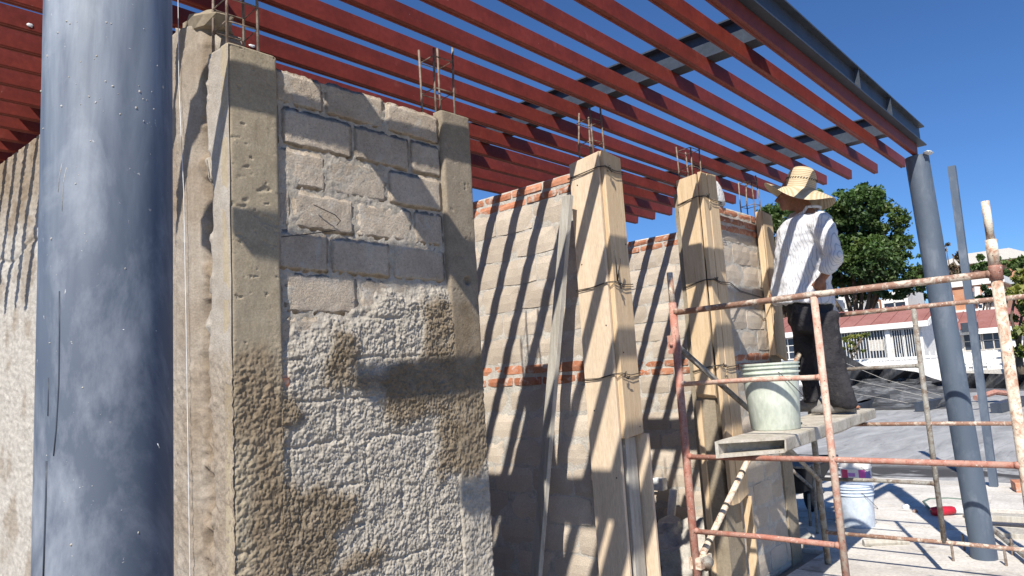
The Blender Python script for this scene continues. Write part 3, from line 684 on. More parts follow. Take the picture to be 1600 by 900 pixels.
# walking plank (hollow folded end toward the camera)
A = np.array([3.36, 1.70]); B = np.array([3.64, 1.455]); Cc = np.array([5.74, 1.60]); D = np.array([5.62, 1.93])
pl = MB(); zt_ = 1.122; zb_ = 1.043; nn = 24; V = []; F = []
rs = []
for i in range(nn + 1):
    t_ = i / nn; l = A + (D - A) * t_; r = B + (Cc - B) * t_
    thick_l = zb_ + .004 * math.sin(t_ * 9); jz = .003 * math.sin(t_ * 13 + 1); jr = .004 * math.sin(t_ * 21)
    rs.append([(l[0], l[1], zt_ + jz), (r[0], r[1] + jr, zt_ - jz * .6 - .004), (r[0] + .004, r[1] + jr - .002, zt_ - .012), (r[0], r[1] + jr, zb_ + .01), (r[0], r[1] + jr + .01, thick_l), (l[0], l[1], thick_l)])
V = [p for r in rs for p in r]; k6 = 6
for i in range(nn):
    for j in range(k6): F.append((i * k6 + j, i * k6 + (j + 1) % k6, (i + 1) * k6 + (j + 1) % k6, (i + 1) * k6 + j))
F.append(tuple(nn * k6 + j for j in range(k6)))
# hollow near end: inner pocket
r0 = [np.array(p) for p in rs[0]]; cen = sum(r0) / 6; inn = [cen + (p - cen) * np.array([.93, .93, .66]) + np.array([0, 0, .003]) for p in r0]
dv = np.array([(D - A)[0], (D - A)[1], 0]) / np.linalg.norm(D - A); deep = [p + dv * .12 for p in inn]
n0 = len(V); V += inn + deep
for j in range(6):
    F.append((j, n0 + j, n0 + (j + 1) % 6, (j + 1) % 6)[::-1] if False else ((j + 1) % 6, n0 + (j + 1) % 6, n0 + j, j)); F.append((n0 + (j + 1) % 6, n0 + 6 + (j + 1) % 6, n0 + 6 + j, n0 + j))
F.append(tuple(n0 + 6 + j for j in range(6))[::-1])
MT['plank'] = surf('mortar_caked_plank', (.42, .38, .31), (.58, .54, .47), 7, 60, .9, 0, ((40, .5, .005), (150, .4, .002)), spots=[(11, .55, .66, (.27, .24, .17), .6), (35, .66, .7, (.16, .13, .1), .7)])
ob = link_mesh('scaffold_plank', V, F, 'plank'); tag(ob, 'thick mortar caked plank resting on the scaffold under the man and the green bucket', 'plank')
# plastic film / cement lumps and small stuff on plank
o = blob('mortar_lump', (5.60, 1.72, 1.135), (.07, .05, .016), 'brick', 8, .5); tag(o, 'small rusty lump lying by the heels at the plank end', 'rubble')

# buckets
def bucket(name, c, r0, r1, h, mat, label, contents, handle=True, rim='white_plastic', lines=3):
    root = empty(name, c, label, 'bucket'); x, y, z = c
    prof = [(r0 * .97, 0), (r0, .006), (r0 + (r1 - r0) * .74, h * .74)]
    for i in range(lines):
        zz = h * (.76 + .075 * i); rr = r0 + (r1 - r0) * (zz / h); prof += [(rr, zz), (rr + .009, zz + .003), (rr + .009, zz + .010), (rr, zz + .013)]
    prof += [(r1, h - .012), (r1 + .007, h - .01), (r1 + .007, h), (r1 - .006, h)]
    b = MB().lathe(c, prof, 48, True, False).build('body', mat, root, True); autosmooth(b, 35)
    MB().lathe(c, [(r1 - .006, h), (r1 - .008, h * .7), (r0 * .9, .02)], 40, True, False).build('inside', mat if not contents else contents, root, True)
    if contents: MB().lathe((x, y, z + h * .80), [(r1 - .009, 0), (r1 - .012, .003)], 32).build('contents', contents, root)
    if handle:
        hz = h * .86; rr = r0 + (r1 - r0) * .86 + .012
        d = np.array([.55, -.83, 0]); s = np.array([.83, .55, 0])
        pts = [np.array(c) + np.array([0, 0, hz]) + s * rr * math.cos(a) * 1.0 + d * (rr * math.sin(a) * .97 + .012) + np.array([0, 0, -.17 * math.sin(a) ** 1.0]) for a in np.linspace(0, math.pi, 17)]
        MB().tube(pts, .0022, 6, True).build('handle', 'wire', root, True)
    return root
MT['green_bucket'] = surf('cement_splashed_green_bucket', (.50, .56, .48), (.60, .645, .56), 6, 30, .55, 0, ((25, .3, .004),), vec=(1, 1, .45),
                          spots=[(10, .54, .68, (.72, .74, .68), .8), (5, .62, .72, (.5, .5, .44), .6), (60, .66, .70, (.75, .75, .7), .7)])
bucket('bucket', (4.095, 1.685, 1.121), .135, .158, .375, 'green_bucket', 'pale green plastic bucket splashed with cement, standing on the scaffold plank', 'mortar', True)
MT['blue_white'] = surf('bluish_white_bucket', (.58, .66, .76), (.64, .71, .80), 3, 20, .4, 0, ((20, .1, .002),), spots=[(12, .66, .72, (.8, .82, .84), .6)])
bucket('bucket', tuple(onz(1342, 828, .02) + np.array([.12, .04, 0])), .137, .157, .37, 'blue_white', 'bluish white plastic bucket standing open on the pale floor', None, True)
MT['label_tub'] = surf('printed_tub', (.72, .7, .66), (.8, .78, .75), 3, 20, .45, 0, ((20, .1, .002),))
pb_ = onz(1342, 776, .0) + np.array([.15, .05, 0]); pb_[2] = 0
pbk = bucket('paint_tub', tuple(pb_), .15, .16, .37, 'label_tub', 'white paint tub with a colourful printed band, mortar in its mouth, behind the open bucket', 'mortar', True, lines=1)
pbk['category'] = 'paint tub'
for a0, a1, z0, z1, cc in ((200, 235, .04, .20, (.55, .04, .12)), (235, 275, .03, .21, (.75, .72, .68)), (275, 300, .05, .20, (.62, .08, .35)), (300, 330, .05, .17, (.2, .15, .45)), (200, 330, .035, .065, (.85, .45, .05)), (236, 262, .12, .16, (.45, .2, .5))):
    mt = flat('printed_band', cc, .45); V = []; F = []; rr = .1535 + random.uniform(0, .002)
    for i in range(9):
        a = math.radians(a0 - 68 + (a1 - a0) * i / 8)
        for z in (z0 + .09, z1 + .09): V.append((pb_[0] + (rr + z * .02) * math.cos(a), pb_[1] + (rr + z * .02) * math.sin(a), z))
    for i in range(8): F.append((2 * i, 2 * i + 2, 2 * i + 3, 2 * i + 1))
    o = link_mesh('printed_band', V, F, mt, pbk)
# lumber, rubble and tools on the floor
def slab(c, L_, W_, H_, ang, name, mat, label, cat, group=None, bv=.004):
    ca, sa = math.cos(ang), math.sin(ang); P = []
    for z in (0, H_):
        for a, b in ((-1, -1), (1, -1), (1, 1), (-1, 1)):
            x = a * L_ / 2 + random.uniform(-.004, .004); y = b * W_ / 2 + random.uniform(-.004, .004); P.append((c[0] + x * ca - y * sa, c[1] + x * sa + y * ca, c[2] + z))
    o = MB().hexa(P).build(name, mat); bevel(o, bv, 1); tag(o, label, cat, group); return o
FL = .024
q = onz(1405, 852, FL); o = MB().tube([q + np.array([-.17, .21, .03]), q + np.array([.03, -.06, .03])], .028, 10).build('wood_offcut', 'old_wood'); tag(o, 'short round wood offcut lying on the pale floor under the scaffold rail', 'offcut')
q = onz(1575, 812, FL); slab((q[0] + .3, q[1] - .12, FL), .75, .55, .10, .1, 'concrete_slab', 'strip', 'thick pale concrete slab lying right of the far column', 'slab')
q = onz(1580, 838, FL); slab((q[0] + .0, q[1] - .15, FL), .22, .60, .045, .0, 'timber_offcut', 'old_wood', 'grey timber offcut lying nearest the foot of the far column', 'offcut')
q = onz(1583, 825, FL); slab((q[0] + .05, q[1] - .22, FL + .05), .14, .75, .05, .12, 'timber_offcut', 'old_wood', 'grey timber offcut resting across another piece right of the far column', 'offcut')
q = onz(1598, 772, 0); slab((q[0], q[1], 0), .24, .14, .13, .3, 'clay_brick', 'brick', 'red clay brick standing on the ground at the right edge', 'brick')
q = onz(1560, 832, FL); o = MB().tube([onz(1552, 828, .10), onz(1600, 868, .08), onz(1640, 900, .07)], .018, 8).build('steel_tube', 'scaf_grey'); tag(o, 'thin grey tube leaning from the far column foot to the right edge', 'tube')
# grinder with red body and cord
tr = empty('angle_grinder', onz(1475, 800, FL), 'red power tool lying on the pale floor with its cord looped', 'power tool')
ga = onz(1456, 799, FL + .05); gb = onz(1492, 797, FL + .05)
MB().tube([ga, ga + (gb - ga) * .3, ga + (gb - ga) * .9, gb], [.035, .042, .036, .028], 14).build('body', flat('tool_red', (.45, .02, .04), .4), tr, True)
MB().tube([gb, gb + (gb - ga) * .75 + np.array([0, 0, -.02])], [.03, .024], 12).build('guard', 'white_plastic', tr, True)
lp = [ga, onz(1448, 790, FL + .01), onz(1443, 784, FL + .01), onz(1452, 780, FL + .01), onz(1480, 779, FL + .01), onz(1520, 782, FL + .01)]
MB().tube([lp[0] + (lp[1] - lp[0]) * 0] + lp[1:], .012, 8).build('cord', flat('green_cord', (.12, .17, .14), .6), tr, True)
MB().tube([gb + (gb - ga) * .7, onz(1506, 806, FL + .02), onz(1530, 818, FL + .02)], .011, 8).build('cord', 'old_wood', tr, True)
for k, (px, py, r_, mt, lb) in enumerate(((1416, 793, .035, 'white_plastic', 'small white crumpled scrap on the pale floor'), (1430, 799, .022, MT['brick'], 'small red scrap on the pale floor'))):
    o = blob('scrap', onz(px, py, FL + .015), (r_, r_, r_ * .8), mt, 20 + k, .5, None, 12, 8); tag(o, lb, 'litter')
# thin square post and its pale foot
q = onz(1554, 765, 0); tp = empty('thin_post', q, 'thin square grey steel post standing upright behind the far column', 'post')
MB().prism((q[0], q[1], .02), onx(1487, 260, q[0]), .075, .075, up=(1, 0, 0)).build('shaft', 'pipe_far', tp)
MB().box((q[0] - .16, q[1] - .16, .0), (q[0] + .16, q[1] + .16, .02)).build('foot', 'strip', tp)
# wheelbarrow tub and clutter behind the wall end
wb = empty('wheelbarrow', (6.75, 2.62, 0), 'dark mud caked wheelbarrow parked behind the end of the block wall', 'wheelbarrow')
tub = [];
for z, a, b in ((.30, .22, .17), (.56, .42, .30)):
    tub.append([(6.85 + sx * a, 2.72 + sy * b, z) for sx, sy in ((-1, -1), (1, -1), (1, 1), (-1, 1))])
m = MB(); m.hexa([tub[0][0], tub[0][1], tub[0][2], tub[0][3], tub[1][0], tub[1][1], tub[1][2], tub[1][3]]); o = m.build('tub', 'black', wb); bevel(o, .03, 3)
MB().tube([(6.43, 2.42, .57), (7.27, 2.42, .57), (7.27, 3.02, .57), (6.43, 3.02, .57), (6.43, 2.42, .57)], .012, 8).build('rim', 'scaf_grey', wb, True)
A9 = np.array([[1, 0, 0], [0, 0, 1], [0, -1, 0]]).T.astype(float)
MB().lathe((7.35, 2.72, .19), [(.10, -.03), (.17, -.035), (.19, -.02), (.19, .02), (.17, .035), (.10, .03)], 24, axis=A9).build('wheel', 'black', wb, True)
for s in (-1, 1):
    MB().tube([(7.4, 2.72 + s * .08, .2), (6.9, 2.72 + s * .2, .28), (6.2, 2.72 + s * .27, .58)], .015, 8).build('handle', 'scaf_grey', wb, True)
    MB().tube([(6.7, 2.72 + s * .2, .3), (6.6, 2.72 + s * .22, .0)], .014, 8).build('leg', 'scaf_grey', wb, True)
MB().tube([(6.35, 2.35, .03), (6.36, 2.33, .60)], .014, 8).build('steel_tube', 'scaf_grey'); tag(bpy.data.objects['steel_tube.001'], 'upright grey tube leaning by the dark wheelbarrow', 'tube')
o = slab((6.05, 2.45, FL), .5, .3, .05, .5, 'mortar_board', 'old_wood', 'mortar stained board lying in the shade at the block wall end', 'board')

# plumbing and electrics in the stall opening
pv = empty('conduit_stub', onx(1030, 760, 5.36), 'white junction box on a blue conduit in the shaded stall between the formwork columns', 'conduit')
j = onx(1031, 756, 5.33)
o = MB().box(j - np.array([.05, .055, .05]), j + np.array([.03, .05, .05])).build('junction_box', 'white_plastic', pv); bevel(o, .01, 2)
MB().tube([onx(1020, 768, 5.34), onx(1024, 800, 5.34), onx(1029, 830, 5.34), onx(1034, 864, 5.34)], .008, 8).build('conduit', flat('blue_conduit', (.03, .08, .22), .5), pv, True)
MB().tube([onx(1006, 762, 5.34), onx(1018, 752, 5.34), onx(1028, 752, 5.34)], .010, 8).build('grey_pipe', 'dark_steel', pv, True)
wp_ = MB().tube([onx(1052, 765, 5.28), onx(1050, 790, 5.28), onx(1046, 830, 5.28), onx(1046, 868, 5.28)], [.03, .034, .034, .034], 14).build('waste_pipe', 'white_plastic', None, True); tag(wp_, 'white vertical waste pipe rising against the partition behind the scaffold post', 'pipe')
wq = MB().tube([onx(1016, 780, 5.28), onx(1012, 800, 5.28), onx(1004, 830, 5.28)], .02, 10).build('waste_pipe', 'white_plastic', None, True); tag(wq, 'short leaning white pipe piece left of the blue conduit', 'pipe')
for k, (px, py, X, L_, r_, lb) in enumerate(((1040, 882, 5.0, .35, .05, 'mortar caked log lying highest in the rubble of the stall'), (1030, 896, 4.9, .3, .055, 'thick mortar caked log lying below another in the stall rubble'))):
    c = onx(px, py, X); o = MB().tube([c + np.array([0, .5 * L_, -.03]), c, c + np.array([-.05, -.5 * L_, .02])], [r_, r_ * 1.1, r_ * .9], 12).build('log', 'old_wood', None, True); tag(o, lb, 'log')
rb = blob('rubble_heap', (4.95, 2.85, .05), (.42, .5, .30), 'mortar', 41, .5, None, 40, 24, 5); tag(rb, 'heap of grey rubble on the stall floor under the logs', 'rubble')

# ================================================================== SHADE NET
def net():
    root = empty('shade_net', (24, 5, 0), 'black construction shade net sagging along the far edge of the lot', 'net')
    top = [(1318, 553), (1330, 560), (1352, 572), (1400, 577), (1432, 581), (1455, 590), (1478, 597), (1496, 586), (1510, 583), (1560, 584), (1640, 586)]
    low = [(1318, 604), (1330, 604), (1352, 600), (1400, 598), (1432, 601), (1455, 604), (1478, 607), (1496, 607), (1510, 607), (1560, 607), (1640, 610)]
    V = []; F = []; n = 120; m = 8; xs = np.linspace(1300, 1640, n + 1); tx = [p[0] for p in top]
    for i, px in enumerate(xs):
        a = np.interp(px, tx, [p[1] for p in top]); b = np.interp(px, tx, [p[1] for p in low])
        for jj in range(m + 1):
            py = a + (b - a) * jj / m; X = 24 + .22 * math.sin(px * .11 + jj * .5) + .12 * math.sin(px * .31 + jj) ; V.append(onx(px, py, X))
    F = [(i * (m + 1) + k, (i + 1) * (m + 1) + k, (i + 1) * (m + 1) + k + 1, i * (m + 1) + k + 1) for i in range(n) for k in range(m)]
    link_mesh('net_band', V, F, 'net_dark', root, True)
    V = []; n = 90; m = 20
    for i in range(n + 1):
        px = 1290 + 200 * i / n
        for jj in range(m + 1):
            t = jj / m; end = 650 - max(0, px - 1440) * .55
            py = np.interp(px, tx, [p[1] for p in low]) - 8 + (end - np.interp(px, tx, [p[1] for p in low]) + 8) * t
            X = 23.9 - 2.2 * t ** 1.5 + .10 * math.sin(px * .09 + t * 3) * (1 - t) + .03 * math.sin(px * .25)
            p = onx(px, py, X); p[2] = max(p[2], .03 + .02 * (1 + math.sin(px * .12 + jj * .3)) * (t > .6)); V.append(p)
    F = [(i * (m + 1) + k, (i + 1) * (m + 1) + k, (i + 1) * (m + 1) + k + 1, i * (m + 1) + k + 1) for i in range(n) for k in range(m)]
    link_mesh('net_skirt', V, F, 'net_grey', root, True)
    for a, b, c in (((1318, 566), (1380, 592), (1470, 618)), ((1318, 590), (1390, 606), (1480, 628)), ((1318, 612), (1390, 624), (1470, 640))):
        MB().tube([onx(*a, 23.0), onx(*b, 22.8), onx(*c, 22.6)], .006, 5).build('net_cord', 'mortar', root, True)
def net_mats():
    m, t, bs = new_mat('black_shade_net'); v = pos(t, (1, 3, 1)); L(t, mix(t, ramp(t, noise(t, v, 1.2, 6, .7, 1), .4, .62), (.010, .011, .014), (.035, .037, .042)), bs.inputs['Base Color']); bs.inputs['Roughness'].default_value = .7
    bump(t, bs, [(noise(t, v, 2, 4), .5, .1)]); MT['net_dark'] = m
    m, t, bs = new_mat('thin_grey_net'); v = pos(t, (1, .6, 3)); L(t, mix(t, ramp(t, noise(t, v, 2.2, 6, .7, 1.5), .46, .66), (.028, .030, .034), (.20, .205, .215)), bs.inputs['Base Color']); bs.inputs['Roughness'].default_value = .8
    tr_ = N(t, 'ShaderNodeBsdfTransparent'); ms = N(t, 'ShaderNodeMixShader'); f = ramp(t, noise(t, v, 1.1, 4, .6), .35, .65, (.65, .65, .65, 1), (.92, .92, .92, 1)); L(t, f, ms.inputs[0]); L(t, tr_.outputs[0], ms.inputs[1]); L(t, bs.outputs[0], ms.inputs[2]); L(t, ms.outputs[0], t.nodes['Material Output'].inputs[0]); MT['net_grey'] = m
net_mats(); net()
# beams lying on the lot
for a, b, lb in (((1340, 636), (1385, 622), 'dark steel beam lying on the lot left of the thin scaffold post'), ((1372, 624), (1320, 645), 'grey timber length lying on the lot beside the plank end'), ((1436, 636), (1470, 628), 'short dark beam lying on the lot just left of the far column'), ((1556, 638), (1600, 625), 'dark bar lying on the lot near the right edge')):
    p = onz(*a, .12); q = onz(*b, .12); o = MB().prism(p, q, .22, .22).build('steel_beam', 'dark_steel'); tag(o, lb, 'beam')
p = onz(1524, 622, .3); q = onz(1586, 616, .3); o = MB().tube([p, (p + q) / 2 + np.array([0, 0, .1]), q], .07, 8).build('rust_pipe', 'scaf_rust'); tag(o, 'long rust coloured pipe lying on the lot right of the thin post', 'pipe')

# ================================================================== HOUSES
HX = 45.0
def hp(px, py, X=HX): return onx(px, py, X)
h1 = empty('house', (46, 14, 0), 'white single storey house with faded red roof and barred front, behind the black net', 'house')
ez = hp(1320, 514)[2]; y0 = hp(1440, 515)[1]; y1 = 22.0
MB().box((HX, y0, -.5), (HX + 8, y1, ez - .05)).build('wall', 'white_paint', h1)
rz = hp(1320, 491, HX + 3.8)[2]
def gable(root, X0, X1, ya, yb_, ze, zr, name='roof', over=.45):
    Xm = (X0 + X1) / 2; th = .16; P = []
    m = MB(); a, b = ya - over, yb_ + over
    sl = (zr - ze) / (Xm - X0); xa = X0 - over; za = ze - sl * over
    m.hexa([(xa, a, za), (Xm, a, zr), (Xm, b, zr), (xa, b, za), (xa, a, za + th), (Xm, a, zr + th), (Xm, b, zr + th), (xa, b, za + th)])
    xb = X1 + over
    m.hexa([(Xm, a, zr), (xb, a, za), (xb, b, za), (Xm, b, zr), (Xm, a, zr + th), (xb, a, za + th), (xb, b, za + th), (Xm, b, zr + th)])
    o = m.build(name, 'roof_red', root)
    MB().box((xa - .06, a, za - .12), (xa - .01, b, za + th + .04)).build('fascia', 'white_paint', root)
    for s in (1, -1):
        p = np.array([xa if s > 0 else xb, a - .04, za + .06]); q = np.array([Xm, a - .04, zr + .06]); MB().prism(p, q, .06, .30).build('barge_board', 'white_paint', root)
    MB().add([(X0, ya + .0, ze - .1), (X1, ya, ze - .1), (Xm, ya, zr - .02), (X0, ya + .05, ze - .1), (X1, ya + .05, ze - .1), (Xm, ya + .05, zr - .02)], []) 
    g = MB(); g.add([(X0, ya, ze - .1), (X1, ya, ze - .1), (Xm, ya, zr - .02), (X0, ya + .1, ze - .1), (X1, ya + .1, ze - .1), (Xm, ya + .1, zr - .02)], [(0, 1, 2), (5, 4, 3), (0, 3, 4, 1), (1, 4, 5, 2), (2, 5, 3, 0)]); g.build('gable', 'white_paint', root)
    # tile courses as shallow ribs down the slope
    k = a + .3
    while k < b:
        MB().prism((xa, k, za + th + .02), (Xm, k, zr + th + .02), .07, .05).build('roof_rib', 'roof_red', root); k += .9
gable(h1, HX, HX + 7.6, y0, y1, ez, rz)
def window(root, X, ya, yb_, za, zb, bars=0, mull=1, frame='white_paint', barmat='white_paint', glass='dark_glass', hb=()):
    f = MB().box((X - .05, ya, za), (X + .02, yb_, zb)).build('window', glass, root)
    for a, b, c, d in ((ya - .05, za - .06, yb_ + .05, za), (ya - .05, zb, yb_ + .05, zb + .06)): MB().box((X - .09, a, b), (X - .02, c, d)).build('frame', frame, f)
    for i in range(mull + 2):
        y = ya + (yb_ - ya) * i / (mull + 1); MB().box((X - .085, y - .03, za), (X - .03, y + .03, zb)).build('frame', frame, f)
    for t_ in hb: z = za + (zb - za) * t_; MB().box((X - .08, ya, z - .02), (X - .04, yb_, z + .02)).build('frame', frame, f)
    for i in range(bars):
        y = ya + (yb_ - ya) * (i + .5) / bars; MB().tube([(X - .14, y, za - .1), (X - .14, y, zb + .05)], .020, 4).build('bar', barmat, f)
def yy(px, py=530): return hp(px, py)[1]
def zz(py, px): return hp(px, py)[2]
window(h1, HX, yy(1384), yy(1306), zz(561, 1345), zz(519, 1345), 17, 2)
window(h1, HX, yy(1432), yy(1394), zz(561, 1412), zz(515, 1412), 10, 1)
window(h1, HX, yy(1246), yy(1216), zz(561, 1230), zz(530, 1230), 0, 1, hb=(.33, .66), glass='dark_glass')
MB().box((HX - .25, yy(1393), -.4), (HX - .05, yy(1386), ez)).build('pillar', 'white_paint', h1)
# sign board behind the bars
MB().box((HX - .12, yy(1380), zz(548, 1370)), (HX - .07, yy(1357), zz(531, 1370))).build('panel', 'mortar', h1)
h2 = empty('house', (53, 4, 0), 'second house with red roof and wide dark windows behind the picket fence', 'house')
X2 = 51.0; e2 = onx(1530, 515, X2)[2]; ya2 = -6.0; yb2 = onx(1452, 520, X2)[1]
MB().box((X2, ya2, -.5), (X2 + 7, yb2, e2 - .05)).build('wall', 'white_paint', h2)
gable(h2, X2, X2 + 7.0, ya2, yb2, e2, onx(1530, 489, X2 + 3.5)[2])
for a, b in ((1500, 1478), (1533, 1506), (1569, 1536)):
    window(h2, X2, onx(a, 530, X2)[1], onx(b, 530, X2)[1], onx(1530, 546, X2)[2], onx(1530, 519, X2)[2], 0, 1, 'mortar', hb=(.5,))
MB().box((X2 - .9, onx(1530, 505, X2)[1], e2 - .1), (X2 - .4, onx(1505, 505, X2)[1], e2 + .45)).build('gutter_box', 'dark_steel', h2)
# picket fence in front
FX = 42.0
pf = empty('picket_fence', (FX, 5, 0), 'white picket fence standing on a low grey kerb, right of the thick far column', 'fence')
zb_f = onx(1550, 577, FX)[2]; zt_f = onx(1550, 546, FX)[2]; yr = onx(1600, 560, FX)[1] - 1; yl = onx(1478, 560, FX)[1]
y = yr; k = 0
while y < yl:
    h = zt_f + random.uniform(-.03, .03); MB().hexa([(FX - .03, y, zb_f), (FX + .03, y, zb_f), (FX + .03, y + .13, zb_f), (FX - .03, y + .13, zb_f), (FX - .03, y + .04, h), (FX + .03, y + .04, h), (FX + .03, y + .09, h), (FX - .03, y + .09, h)]).build('picket', 'white_paint', pf); y += .30
for fz in (.18, .5, .86): MB().box((FX + .03, yr, zb_f + (zt_f - zb_f) * fz), (FX + .09, yl, zb_f + (zt_f - zb_f) * fz + .10)).build('rail', 'white_paint', pf)
MB().box((FX - .15, yr, -.5), (FX + .2, yl, zb_f - .01)).build('kerb', 'mortar', pf)
MB().box((FX + .12, onx(1545, 560, FX)[1], zb_f), (FX + .2, yl - .5, zb_f + (zt_f - zb_f) * .35)).build('low_panel', 'white_paint', pf)
gw = empty('garden_wall', (FX, 9, 0), 'white panelled low wall and gate before the barred house', 'wall')
ylg = onx(1385, 560, FX)[1]; wz0 = onx(1440, 600, FX)[2]; wz1 = onx(1440, 553, FX)[2]
MB().box((FX, yl + .02, -.5), (FX + .15, ylg, wz1 - .25)).build('panel', 'white_paint', gw)
MB().box((FX - .05, yl + .02, wz1 - .22), (FX + .2, ylg + 6, wz1 - .10)).build('coping', 'white_paint', gw)
y = yl + .1
while y < ylg + 6:
    MB().box((FX - .04, y, -.4), (FX - .005, y + .05, wz1 - (.22 if y > yl + 2.6 else -.1))).build('post', 'white_paint', gw); y += .28 if y < yl + 2.4 else .62
# land beyond the lot rises behind a retaining kerb
rl = MB().box((30, -60, -.5), (41.5, 80, .02)).build('street', flat('street_asphalt', (.11, .11, .115), .9)); rl['kind'] = 'structure'
tn = empty('shop', (62, 26, 0), 'pale building with a turquoise awning seen left of the man', 'building')
c = onx(1222, 505, 58)
MB().box((59, c[1] - 2.5, -.5), (66, c[1] + 6, onx(1222, 470, 59)[2])).build('wall', 'white_paint', tn)
MB().box((58, c[1] - .9, onx(1222, 501, 58)[2]), (59, c[1] + 3.5, onx(1222, 488, 58)[2])).build('awning', flat('turquoise', (.08, .45, .42), .6), tn)
bb = empty('brick_house', (70, 9, 0), 'unrendered orange brick house with white trims, seen right of the thick far column', 'house')
X3 = 66.0; ya3 = onx(1570, 470, X3)[1]; yb3 = onx(1462, 470, X3)[1]; za3 = onx(1520, 489, X3)[2]; zb3 = onx(1520, 446, X3)[2]
MB().box((X3, ya3, -.5), (X3 + 8, yb3, zb3)).build('wall', 'orange_brick', bb)
MB().box((X3 - .2, ya3 - .2, zb3), (X3 + 8.2, yb3 + .2, zb3 + .5)).build('parapet', 'white_paint', bb)
MB().box((X3 - .2, ya3 - .1, za3), (X3, yb3, za3 + .3)).build('ledge', 'white_paint', bb)
for a, b, lo, hi in ((1536, 1529, 486, 476), (1492, 1486, 468, 458), (1548, 1540, 486, 474)): window(bb, X3, onx(a, 480, X3)[1], onx(b, 480, X3)[1], onx(1530, lo, X3)[2], onx(1530, hi, X3)[2], 0, 0)
MB().tube([onx(1527, 470, X3 - .4), onx(1526, 448, X3 - .4)], .22, 6).build('downpipe', 'white_paint', bb)
wt = MB().lathe(onx(1553, 466, 62), [(.5, -.6), (.75, -.4), (.75, .4), (.4, .7), (.2, .78)], 20).build('water_tank', 'white_plastic', None, True); tag(wt, 'round white water tank in front of the orange brick house', 'water tank')
gh = empty('hill_house', (105, 12, 0), 'distant grey roofed house on the rise between the trees', 'house')
q = onx(1542, 410, 100); gz = q[2]
MB().box((100, q[1] - 4, 0), (108, q[1] + 5, gz)).build('wall', 'orange_brick', gh)
MB().hexa([(99, q[1] - 5, gz), (109, q[1] - 5, gz), (109, q[1] + 6, gz), (99, q[1] + 6, gz), (103, q[1] - 2, gz + 1.7), (105, q[1] - 2, gz + 1.7), (105, q[1] + 3, gz + 1.7), (103, q[1] + 3, gz + 1.7)]).build('roof', 'mortar', gh)
for i, (a, b, lo, hi, X, col_) in enumerate(((1300, 1345, 500, 462, 68, 'white_paint'), (1352, 1372, 500, 468, 72, 'orange_brick'), (1378, 1420, 500, 455, 70, 'white_paint'))):
    r = empty('far_house', onx((a + b) / 2, 490, X) * np.array([1, 1, 0]), ['white walled house glimpsed under the big tree, nearest the man', 'narrow orange brick house glimpsed between tree trunks', 'white walled house glimpsed under the right half of the big tree'][i], 'house', 'houses behind the big tree')
    ya_, yb_2 = onx(b, 480, X)[1], onx(a, 480, X)[1]; MB().box((X, ya_, -.5), (X + 6, yb_2, onx((a + b) / 2, hi, X)[2])).build('wall', col_, r)
    for kk in range(2): y = ya_ + (yb_2 - ya_) * (.3 + .4 * kk); window(r, X, y - .45, y + .45, onx(a, 484, X)[2], onx(a, 475, X)[2], 0, 0)

# ================================================================== TREES
def leaf_mat(name, dark, lite, ye):
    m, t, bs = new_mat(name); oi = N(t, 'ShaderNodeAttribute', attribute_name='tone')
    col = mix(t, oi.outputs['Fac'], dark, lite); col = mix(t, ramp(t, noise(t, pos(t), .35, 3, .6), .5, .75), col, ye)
    L(t, col, bs.inputs['Base Color']); bs.inputs['Roughness'].default_value = .55
    tl = N(t, 'ShaderNodeBsdfTranslucent'); L(t, mix(t, 1.0, col, (.9, 1.0, .4), 'MULTIPLY'), tl.inputs[0]); ms = N(t, 'ShaderNodeMixShader'); ms.inputs[0].default_value = .22
    L(t, bs.outputs[0], ms.inputs[1]); L(t, tl.outputs[0], ms.inputs[2]); L(t, ms.outputs[0], t.nodes['Material Output'].inputs[0]); return m
MT['leaf'] = leaf_mat('broad_leaves', (.024, .054, .016), (.078, .145, .032), (.11, .15, .03))
MT['leaf_dark'] = leaf_mat('dark_leaves', (.018, .040, .020), (.045, .085, .032), (.05, .08, .03))
MT['leaf_dry'] = leaf_mat('dry_leaves', (.07, .06, .03), (.16, .12, .06), (.18, .10, .05))
MT['leaf_yellow'] = leaf_mat('yellow_leaves', (.07, .11, .025), (.26, .28, .06), (.30, .28, .07))
MT['bark'] = surf('tree_bark', (.10, .075, .055), (.17, .135, .10), 4, 20, .95, 0, ((10, .8, .03),))
